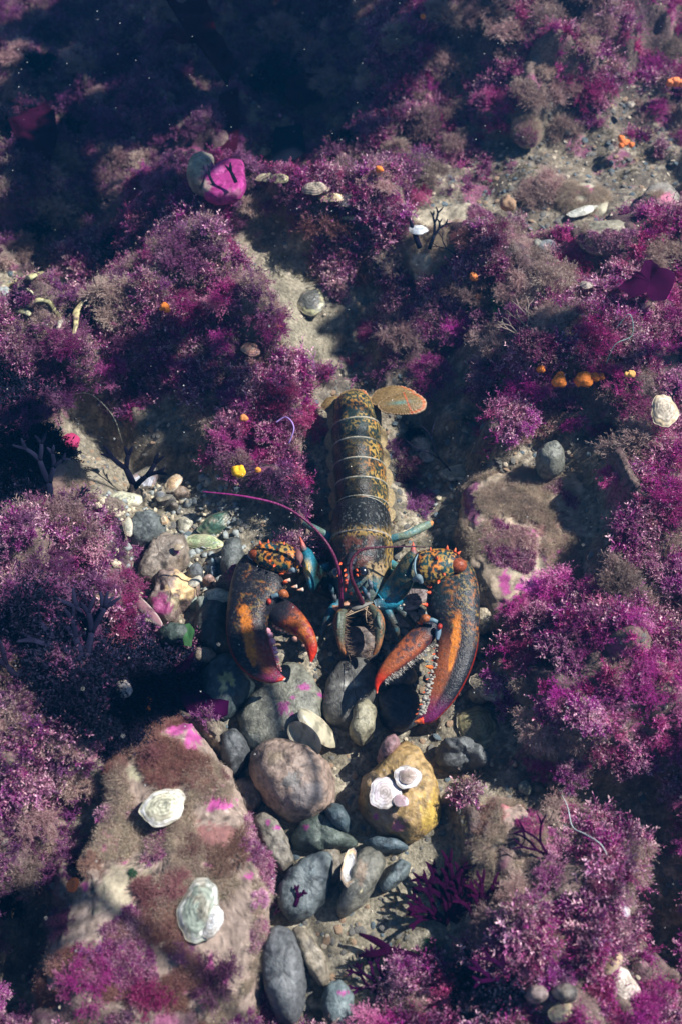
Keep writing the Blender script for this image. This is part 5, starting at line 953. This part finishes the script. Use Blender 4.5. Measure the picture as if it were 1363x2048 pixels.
# ------------------------------------------------------------------ countless growth: geometry nodes instances
def scatter(name, pts, nrm, scl, inst, label, cat):
    me = bpy.data.meshes.new(name); me.vertices.add(len(pts)); me.vertices.foreach_set('co', np.asarray(pts, float).ravel())
    a = me.attributes.new('scl', 'FLOAT', 'POINT'); a.data.foreach_set('value', np.asarray(scl, np.float32))
    a = me.attributes.new('rot', 'FLOAT_VECTOR', 'POINT'); a.data.foreach_set('vector', np.asarray(nrm, np.float32).ravel())
    o = link(name, me); tag(o, label, cat, kind='stuff')
    proto = bpy.data.objects.new(name + '_piece', inst)
    ng = bpy.data.node_groups.new(name, 'GeometryNodeTree'); ng.interface.new_socket('Geometry', in_out='INPUT', socket_type='NodeSocketGeometry'); ng.interface.new_socket('Geometry', in_out='OUTPUT', socket_type='NodeSocketGeometry')
    N = ng.nodes; i = N.new('NodeGroupInput'); ou = N.new('NodeGroupOutput'); mp = N.new('GeometryNodeMeshToPoints'); ip = N.new('GeometryNodeInstanceOnPoints'); oi = N.new('GeometryNodeObjectInfo'); oi.inputs['Object'].default_value = proto
    oi.inputs['As Instance'].default_value = True
    s = N.new('GeometryNodeInputNamedAttribute'); s.data_type = 'FLOAT'; s.inputs['Name'].default_value = 'scl'
    r = N.new('GeometryNodeInputNamedAttribute'); r.data_type = 'FLOAT_VECTOR'; r.inputs['Name'].default_value = 'rot'
    L = ng.links.new; L(i.outputs[0], mp.inputs[0]); L(mp.outputs[0], ip.inputs['Points']); L(oi.outputs['Geometry'], ip.inputs['Instance']); L(s.outputs[0], ip.inputs['Scale']); L(r.outputs[0], ip.inputs['Rotation']); L(ip.outputs[0], ou.inputs[0])
    md = o.modifiers.new('scatter', 'NODES'); md.node_group = ng
    return o
def groundpts(n, cond, x0=-1.0, x1=1.0, y0=-.85, y1=1.9):
    P = []; x = rng.uniform(x0, x1, n); y = rng.uniform(y0, y1, n); q = np.stack([x, y, 0 * x], 1); qx, qy = PX(q); al = Al(x, y)
    keep = (qx > -160) & (qx < 1520) & (qy > -120) & (qy < 2250) & cond(x, y, qx, qy, al)
    x, y = x[keep], y[keep]; return np.stack([x, y, Hs(x, y)], 1)
def euler(n, tilt=.4): return np.stack([rng.normal(0, tilt, n), rng.normal(0, tilt, n), rng.uniform(0, 6.28, n)], 1)
mini = dict(feather=dict(N=24, nodes=6, br=3, bl=.24, bw=.05, spread=.9, tipk=.6), coral=dict(N=22, nodes=5, br=3, bl=.26, bw=.08, spread=1.1, tipk=1.1), soft=dict(N=22, nodes=4, br=2, bl=.28, bw=.03, tipk=.5, low=.35))
def minimesh(name, key, seed, mat):
    V, F, T = tuft(seed, **mini[key]); return mesh(name, V, F, mat, tip=T, smooth=False)
def zone(seed, lo, hi, sc=7): return lambda x, y: (lambda q: (q > lo) & (q < hi))(fbm(np.stack([x, y, 0 * x], 1) * sc, 2, seed))
for nm, key, mt, seed, lo, hi, cnt, lab, xc in (
    ('navy_weed_turf', 'coral', 'dark', 3, 0, 1, 60000, 'blackish navy turf under the dark bushy weeds', darkz),
    ('magenta_weed_turf', 'feather', 'mag', 1, .30, .54, 30000, 'short magenta weed turf between the tufts of the beds', lambda qx, qy: ((qx > 700) | (qy < 1000)) & ~((qx < 720) & (qy < 380))),
    ('purple_weed_turf', 'coral', 'pur', 1, .42, .60, 26000, 'short purple branching turf between the tufts of the beds', lambda qx, qy: (qy > 420) | (qx > 700)),
    ('silty_weed_turf', 'soft', 'bei', 1, .52, .9, 26000, 'short silt-covered turf between the tufts of the beds', lambda qx, qy: qx > -999),
    ('dusky_weed_turf', 'feather', 'dus', 2, .2, .9, 24000, 'short dusky turf in the shaded left beds', lambda qx, qy: (qx < 900))):
    zf = zone(seed, lo, hi)
    P = groundpts(cnt, lambda x, y, qx, qy, al: (al > rng.uniform(.25, .8, len(x))) & zf(x, y) & xc(qx, qy) & ~covered(qx, qy + 8) & ((nm[:4] in ('dusk', 'navy')) | ~darkz(qx, qy)))
    scatter(nm, P + [0, 0, -.002], euler(len(P)), rng.uniform(.010, .024, len(P)) * (1.25 if key == 'coral' else 1), minimesh(nm + '_mesh', key, seed + 40, M[mt]), lab, 'seaweed')
# short fuzz on the rocks
def quad_pts(V, n):
    F = gridF(*((90, 220) if len(V) == 19800 else (70, 180) if len(V) == 12600 else (50, 120) if len(V) == 6000 else (44, 110) if len(V) == 4840 else (26, 72)))
    a, b, c_, d = V[F[:, 0]], V[F[:, 1]], V[F[:, 2]], V[F[:, 3]]; nr_ = np.cross(c_ - a, d - b); ar = np.linalg.norm(nr_, axis=1); ok = (ar > 1e-12) & (nr_[:, 2] / (ar + 1e-12) > -.1)
    w_ = np.where(ok, ar, 0); i_ = rng.choice(len(F), n, p=w_ / w_.sum()); u_, v_ = rng.uniform(0, 1, (n, 1)), rng.uniform(0, 1, (n, 1))
    return (a[i_] * (1 - u_) + b[i_] * u_) * (1 - v_) + (d[i_] * (1 - u_) + c_[i_] * u_) * v_, w_.sum()
def fuzz_pts(n, zmin, cond):
    A_ = [quad_pts(V, 4)[1] for o, V in S[:9]]; Q = np.vstack([quad_pts(V, max(8, int(n * a / sum(A_))))[0] for (o, V), a in zip(S[:9], A_)])
    qx, qy = PX(Q); return Q[cond(Q, qx, qy)]
P = fuzz_pts(30000, 0, lambda Q, qx, qy: fbm(Q * 14, 3, 5) > .53); scatter('rock_fuzz', P, euler(len(P), .25), rng.uniform(.004, .009, len(P)), minimesh('rock_fuzz_mesh', 'soft', 51, mat_weed('rock fuzz', (.50, .39, .30), (.85, .72, .54), .2, .35)), 'fine beige fuzz growing on the boulders', 'algae fuzz')
P = fuzz_pts(30000, 0, lambda Q, qx, qy: (fbm(Q * 10 + 5, 3, 6) > .60) & (qy > 1300)); scatter('rusty_rock_fuzz', P, euler(len(P), .25), rng.uniform(.005, .011, len(P)), minimesh('rusty_fuzz_mesh', 'soft', 52, mat_weed('rusty rock fuzz', (.36, .17, .14), (.62, .42, .33), .2, .35)), 'rusty red fuzz growing on the boulders', 'algae fuzz')
P = fuzz_pts(26000, 0, lambda Q, qx, qy: (fbm(Q * 12 + 9, 3, 16) > .66)); scatter('pink_rock_fuzz', P, euler(len(P), .25), rng.uniform(.003, .008, len(P)), minimesh('pink_fuzz_mesh', 'coral', 58, M['pur']), 'pinkish purple crust fuzz growing on the boulders', 'algae fuzz')
P = groundpts(60000, lambda x, y, qx, qy, al: ((((qx - 810) / 150) ** 2 + ((qy - 1770) / 220) ** 2 < 1) | (((qx - 590) / 80) ** 2 + ((qy - 600) / 150) ** 2 < 1) | (((qx - 1150) / 200) ** 2 + ((qy - 400) / 100) ** 2 < 1) | (((qx - 870) / 110) ** 2 + ((qy - 1050) / 120) ** 2 < .9)) & (fbm(np.stack([x, y, 0 * x], 1) * 30, 3, 77) > .50) & ~covered(qx, qy))
scatter('sand_fuzz', P, euler(len(P), .3), rng.uniform(.003, .007, len(P)), minimesh('sand_fuzz_mesh', 'soft', 53, mat_weed('silt fuzz', (.26, .22, .13), (.50, .44, .28), .25)), 'patchy olive-beige fuzz on the open silt', 'algae fuzz')
# gravel and shell hash
def pebm(name, col, seed, flat=.5):
    n, m = 7, 9; ph = np.linspace(-np.pi/2, np.pi/2, n); th = np.linspace(0, 2*np.pi, m, endpoint=False)
    V = np.stack([np.cos(ph)[:, None]*np.cos(th)*1.3, np.cos(ph)[:, None]*np.sin(th), flat * np.sin(ph)[:, None] + 0*th], -1).reshape(-1, 3); V *= (1 + .5 * (fbm(V * 1.3 + seed, 2, seed) - .5))[:, None]
    return mesh(name, V, gridF(n, m), M['stone'], col)
for nm, colr, cnt, s0, s1, lab, sd_ in (('gravel', (.17, .16, .14), 16000, .002, .0065, 'fine grey gravel filling the hollows between the stones', 3), ('slate_gravel', (.13, .17, .19), 5000, .002, .006, 'small blue-grey slate chips between the stones', 8), ('shell_hash', (.62, .52, .38), 6500, .0012, .004, 'small broken shell bits scattered over the bed', 5), ('tan_gravel', (.36, .24, .15), 5000, .002, .006, 'small tan gravel between the stones', 9)):
    P = groundpts(cnt, lambda x, y, qx, qy, al: (al < .6) | (rng.uniform(0, 1, len(x)) < (.25 if nm == 'shell_hash' else .03)))
    if nm != 'shell_hash': P = P[~((np.abs(PX(P)[0] - 590) < 80) & (np.abs(PX(P)[1] - 640) < 140))]
    scatter(nm, P, euler(len(P), .3), s0 + (s1 - s0) * rng.uniform(0, 1, len(P)) ** 2.5, pebm(nm + '_mesh', colr, sd_, .45), lab, 'gravel')

fv = np.array([(-1, -.6, 0), (.2, -.9, .15), (1, -.1, 0), (.5, .8, .2), (-.7, .6, .05), (0, 0, .35)]); fv = np.vstack([fv, fv - [0, 0, .14]])
ff = [(0, 1, 5), (1, 2, 5), (2, 3, 5), (3, 4, 5), (4, 0, 5), (7, 6, 11), (8, 7, 11), (9, 8, 11), (10, 9, 11), (6, 10, 11)] + [(i, 6 + i, 6 + (i + 1) % 5, (i + 1) % 5) for i in range(5)]
for nm, colr, cnt in (('cream_shell_fragments', (.52, .44, .30), 230), ('grey_shell_fragments', (.26, .28, .26), 240)):
    P = groundpts(60000, lambda x, y, qx, qy, al: (((qx - 350) / 140) ** 2 + ((qy - 1060) / 150) ** 2 < 1) | (((qx - 880) / 90) ** 2 + ((qy - 960) / 90) ** 2 < .25) | (((qx - 800) / 80) ** 2 + ((qy - 1260) / 90) ** 2 < .6) | (((qx - 70) / 120) ** 2 + ((qy - 605) / 50) ** 2 < .7))[:cnt]
    scatter(nm, P + [0, 0, .002], euler(len(P), .45), rng.uniform(.0025, .008, len(P)), mesh(nm + '_mesh', fv, ff, M['shell'], colr, smooth=False), 'small broken shell flakes lying in the hollows', 'shell fragments')

# ------------------------------------------------------------------ blades and forked weeds
def blade(name, poly, lift, label, mat='blade', wav=.012, cat='seaweed', tiltx=0):
    cx = sum(p[0] for p in poly) / len(poly); cy = sum(p[1] for p in poly) / len(poly); z = G(cx, cy)[2] + lift
    c, rf = radial(poly, z); nt_, nr = 96, 20; th = np.linspace(-np.pi, np.pi, nt_, endpoint=False)
    W = np.array([U(a, b, z)[:2] for a, b in dens(poly)]) - c; an = np.arctan2(W[:, 1], W[:, 0]); rd = np.hypot(W[:, 0], W[:, 1]); o_ = np.argsort(an)
    sharp = np.interp(th, np.concatenate([an[o_] - 2*np.pi, an[o_], an[o_] + 2*np.pi]), np.tile(rd[o_], 3))
    g = np.linspace(.01, 1, nr); X = g[:, None] * sharp * np.cos(th); Y = g[:, None] * sharp * np.sin(th)
    V = np.stack([X + c[0], Y + c[1], z + 0 * X], -1).reshape(-1, 3); V[:, 2] += wav * 2 * (fbm(V * 22, 2, 8) - .5) * (.4 + 1.5 * np.repeat(g, nt_)) + tiltx * (V[:, 0] - c[0])
    n = len(V); F = gridF(nr, nt_).tolist(); V = np.vstack([V, V - [0, 0, .0007]]); F = F + [[x + n for x in reversed(f)] for f in F]
    o = put(name, V, F, M[mat], tip=np.concatenate([fbm(V[:n] * 40, 2, 3) * .8] * 2)); tag(o, label, cat); return o
blade('red_blade_seaweed', [(1232, 576), (1258, 552), (1272, 562), (1284, 532), (1300, 520), (1312, 548), (1330, 545), (1350, 548), (1344, 575), (1330, 600), (1300, 602), (1290, 590), (1262, 600)], .045, 'large dark crimson torn blade seaweed at the right')
blade('red_blade_seaweed', [(345, 1374), (398, 1377), (432, 1392), (458, 1400), (455, 1428), (432, 1432), (410, 1456), (390, 1442), (368, 1410)], .05, 'translucent purple blade seaweed above the lower left boulder')
blade('red_blade_seaweed', [(350, 1325), (385, 1296), (388, 1310), (376, 1330), (352, 1345)], .05, 'small dark wine blade above the purple one')
blade('green_leaf_seaweed', [(362, 1250), (380, 1248), (390, 1262), (382, 1290), (368, 1288)], .035, 'small bright green sea lettuce leaf beside the black stone', mat='green')
blade('kelp_seaweed', [(318, -20), (410, -20), (432, 60), (470, 120), (455, 165), (400, 100), (345, 95), (300, 88), (318, 70), (370, 62)], .12, 'broad dark purple kelp blade at the top left', mat='maroon', wav=.02)
blade('kelp_seaweed', [(438, 185), (476, 172), (480, 230), (474, 318), (440, 322), (432, 255)], .07, 'upright red blade above the bright magenta rock, shade put in its dark colour', mat='maroon', wav=.01)
blade('kelp_seaweed', [(575, 160), (640, 150), (650, 190), (600, 215), (570, 200)], .06, 'dark maroon blade in the navy shade near the top', mat='maroon', wav=.01)
blade('kelp_seaweed', [(550, 255), (600, 240), (612, 300), (570, 340), (545, 320)], .03, 'dark slate-coloured blade beside the lilac sponge', mat='dark', wav=.01)
blade('kelp_seaweed', [(20, 250), (45, 205), (80, 190), (112, 225), (118, 270), (95, 312), (55, 325)], .03, 'dark brown blade in the upper left corner', mat='maroon', wav=.02)
def fork(name, px, py, ang, L, w_, lv, label, mat='dark', rise=.5, n_base=1, spread=26, cat='seaweed', flat=.35, seed=1, k=8, lift=0, on=False):
    g = random.Random(seed); p0 = (surf_z(px, py) if on else G(px, py)) + np.array([0, 0, lift]); sc = np.linalg.norm(p0 - CAM) / 1.7 / 1310; parts = []
    def grow(p, a, l, w, lv, rz):
        d = np.array([math.cos(R(a)), math.sin(R(a)), rz]); d /= np.linalg.norm(d); b = a + g.uniform(-14, 14)
        d2 = np.array([math.cos(R(b)), math.sin(R(b)), rz * .8]); d2 /= np.linalg.norm(d2); q = p + d * l * .5; e = q + d2 * l * .5
        V, F, s, t = tube(np.array([p, q, e]), [w, w * .95, w * (.8 if lv else .35)], k=k, res=3, flat=flat); parts.append((V, np.array([f if len(f) == 4 else f + [f[-1]] for f in F]), s[:, None] * .5 + .0 * V))
        if lv > 0:
            for sgn in (-1, 1): grow(e, b + sgn * g.uniform(spread * .6, spread * 1.3), l * g.uniform(.6, .9), w * .78, lv - 1, rz * g.uniform(.5, 1.1))
    for i in range(n_base): grow(p0, ang + (g.uniform(-60, 60) if n_base > 1 else 0), L * sc * g.uniform(.8, 1.2), w_ * sc, lv, rise * g.uniform(.6, 1.3))
    V, F, C = merge(parts); F = [list(dict.fromkeys(f)) for f in F]; o = put(name, V, F, M[mat], tip=np.clip(C[:, 0], 0, 1)); tag(o, label, cat); return o
FK = 'forked_seaweed'
fork(FK, 828, 500, 112, 70, 5.5, 0, 'straight dark blade pointing up left from the pale boulder', 'dark', .5, seed=3, on=True, lift=.012, flat=.8)
fork(FK, 850, 498, 72, 34, 4, 3, 'dark bushy-topped fork weed on the pale boulder', 'dark', .5, seed=4, on=True, lift=.012, flat=.8)
fork(FK, 916, 525, 140, 30, 1.6, 2, 'thin dark twig lying on the pale boulder', 'dark', .2, seed=5, on=True, lift=.012, flat=.8)
fork(FK, 103, 1020, 95, 48, 8, 3, 'black antler-like weed standing at the left edge', 'dark', .6, seed=6, spread=32)
fork(FK, 150, 1010, 60, 24, 3.5, 2, 'small black twig right of the antler-like weed', 'dark', .5, seed=8)
fork(FK, 425, 378, 125, 22, 3, 2, 'dark little fork weed in front of the bright magenta rock', 'dark', .6, seed=9, on=True, lift=.02)
fork(FK, 488, 380, 120, 22, 4, 1, 'dark short blade crossing the bright magenta rock', 'dark', .6, seed=19, on=True, lift=.02)
fork(FK, 580, 1822, 62, 17, 4.5, 2, 'small bright crimson fork weed on the flat blue-grey stone', 'blade', .35, seed=11, on=True, spread=34)
fork(FK, 535, 1840, 95, 18, 2.2, 3, 'fine dark sprig left of the crimson fork weed', 'dus', .5, n_base=5, seed=12)
fork(FK, 900, 1850, 100, 40, 7, 3, 'large dark purple fan-forked weed at lower right of centre', 'blade', .6, flat=.12, n_base=8, seed=13, spread=30)
fork(FK, 960, 1890, 110, 42, 7, 3, 'dark purple fork weed beside the large fan-forked one', 'blade', .5, flat=.12, n_base=3, seed=14)
fork(FK, 850, 1925, 160, 60, 9, 1, 'crimson pointed fork weed lying over the bottom silt', 'blade', .25, seed=15)
fork(FK, 1060, 1990, 100, 40, 7, 3, 'broad purple fork weed at the bottom edge', 'blade', .5, flat=.12, n_base=4, seed=16)
fork(FK, 1100, 1720, 125, 36, 3.2, 2, 'slender crimson twin-stemmed weed by the pinkish boulder', 'blade', .5, n_base=2, seed=17)
fork(FK, 760, 1990, 95, 30, 4, 3, 'dark magenta bush weed right of the bottom blue-grey stone', 'blade', .5, n_base=4, seed=18)
fork(FK, 300, 1290, 170, 40, 5, 3, 'navy-black strap weed sprawling left of the green stone', 'dark', .4, n_base=6, seed=20)
fork(FK, 170, 1330, 120, 60, 8, 2, 'long dark blue strap weed at the left', 'dark', .4, n_base=4, seed=21)
fork(FK, 60, 1400, 110, 70, 7, 1, 'dark straight strap weed in the lower left bed', 'dark', .4, n_base=2, seed=22)
fork(FK, 560, 720, 100, 26, 1.4, 3, 'thin wispy twig weed on the sand channel', 'dus', .7, n_base=3, seed=23)
fork(FK, 640, 760, 110, 26, 2, 2, 'brown twig weed beside the end of the tail', 'dus', .7, n_base=2, seed=24)
fork(FK, 912, 962, 130, 60, 1.8, 2, 'thin black twig looping over the flat brown shell', 'dark', .5, seed=25)
fork(FK, 780, 520, 80, 20, 5, 2, 'dark violet short blade weed above the wine-red tuft', 'dark', .5, n_base=3, seed=26)
fork(FK, 870, 540, 60, 40, 2.2, 3, 'thin dark red twig weed above the right magenta bed', 'dus', .4, n_base=2, seed=27)
fork(FK, 270, 975, 85, 40, 7, 2, 'dark upright weed behind the open white and pink shell', 'dark', .6, n_base=2, seed=28)
fork(FK, 385, 845, 60, 22, 2.5, 3, 'purple frilly weed on the mound above the ravine', 'pur', .5, n_base=5, seed=29)
fork(FK, 560, 925, 90, 14, 3.5, 2, 'bright violet iridescent frond left of the tail', 'pur', .4, n_base=4, seed=30, spread=40)
fork(FK, 1330, 860, 95, 36, 2, 2, 'thin dark twig crossing the bright shells at the right edge', 'dark', .4, seed=31, lift=.05)
fork(FK, 1060, 690, 100, 30, 2, 3, 'fine pale twig weed in the shaded gap of the right bed', 'bei', .5, n_base=5, seed=32)
# loose threads
def thread(pts, r, label, col=(.45, .5, .48)):
    P = np.array([surf_z(a, b) + np.array([0, 0, h]) for a, b, h in pts]); V, F, s, t = tube(P, [r] * len(P), k=5, res=8); o = put('weed_thread', V, F, M['soft'], col); tag(o, label, 'thread')
thread([(1112, 1580, .01), (1125, 1625, .03), (1135, 1665, .03), (1160, 1680, .03), (1190, 1700, .03), (1212, 1720, .01)], .0007, 'pale thread looping across the dark gap at lower right')
thread([(150, 810, .03), (195, 825, .05), (235, 860, .04), (250, 900, .02)], .0006, 'fine pale thread across the shaded left ravine', (.25, .25, .2))
thread([(1215, 700, .05), (1240, 680, .06), (1245, 720, .06), (1215, 730, .05), (1200, 760, .04)], .0006, 'fine greenish thread curled in the right bed', (.2, .35, .3))
thread([(700, 1310, .01), (705, 1400, .012), (718, 1500, .012)], .0005, 'thin dark thread crossing the dark grey stone', (.02, .02, .02))
thread([(555, 880, .05), (575, 870, .05), (590, 890, .05), (580, 915, .04)], .0012, 'violet curled ribbon on the mound left of the tail', (.40, .25, .6))
# crab remains in the left hollow
def crab(label, loops, px, py):
    p0 = surf_z(px, py); root = empty('crab_remains', p0); tag(root, label, 'crab remains')
    for nm, pts, rad, col in loops:
        P = np.array([surf_z(a, b) + np.array([0, 0, h]) for a, b, h in pts]); V, F, s, t = tube(P, np.array(rad) * .7, k=14, res=8, flat=.55); V = V + .005 * (fbm(V * 90, 3, 5)[:, None] - .5) * np.array([1, 1, .6]); col = np.array(col) * .5 + np.array((.17, .16, .10)) 
        put(nm, V, F, M['shell'], mixc(col, np.array(col) * .5, sm(.5, .6, fbm(V * 150, 2, 3))), parent=root)
crab('pale yellow crab leg and claw remains with a pincer, upper piece', [('claw_piece', [(18, 582, .015), (45, 574, .02), (70, 570, .02), (92, 560, .02)], [.003, .007, .009, .004], (.55, .48, .2)), ('leg_piece', [(50, 583, .01), (62, 590, .012), (72, 598, .01)], [.002, .003, .002], (.6, .55, .35)), ('leg_piece', [(12, 600, .01), (30, 608, .012), (46, 622, .01)], [.006, .009, .004], (.5, .47, .25))], 50, 585)
crab('yellow-green crab legs lying in the left hollow, lower piece', [('leg_piece', [(60, 622, .012), (85, 616, .02), (108, 625, .02), (122, 645, .01)], [.004, .006, .006, .003], (.50, .45, .18)), ('claw_piece', [(172, 618, .02), (158, 640, .02), (158, 662, .02), (145, 692, .01)], [.004, .007, .006, .003], (.6, .46, .18)), ('leg_piece', [(118, 668, .01), (125, 655, .015), (133, 648, .01)], [.004, .006, .003], (.65, .62, .5)), ('leg_piece', [(35, 632, .01), (52, 632, .012), (66, 636, .01)], [.005, .007, .004], (.6, .57, .3))], 110, 640)
# floating specks in the water
n = 550; sx, sy, sz = rng.uniform(-.6, .6, n), rng.uniform(-.7, 1.2, n), rng.uniform(.03, .5, n)
P = np.stack([sx, sy, sz], 1); P = P[P[:, 2] > Hs(P[:, 0], P[:, 1]) + .01]
scatter('floating_specks', P, euler(len(P)), rng.uniform(.0003, .0008, len(P)), pebm('floating_speck_mesh', (.7, .7, .65), 2), 'tiny pale specks of silt floating in the water', 'silt specks')
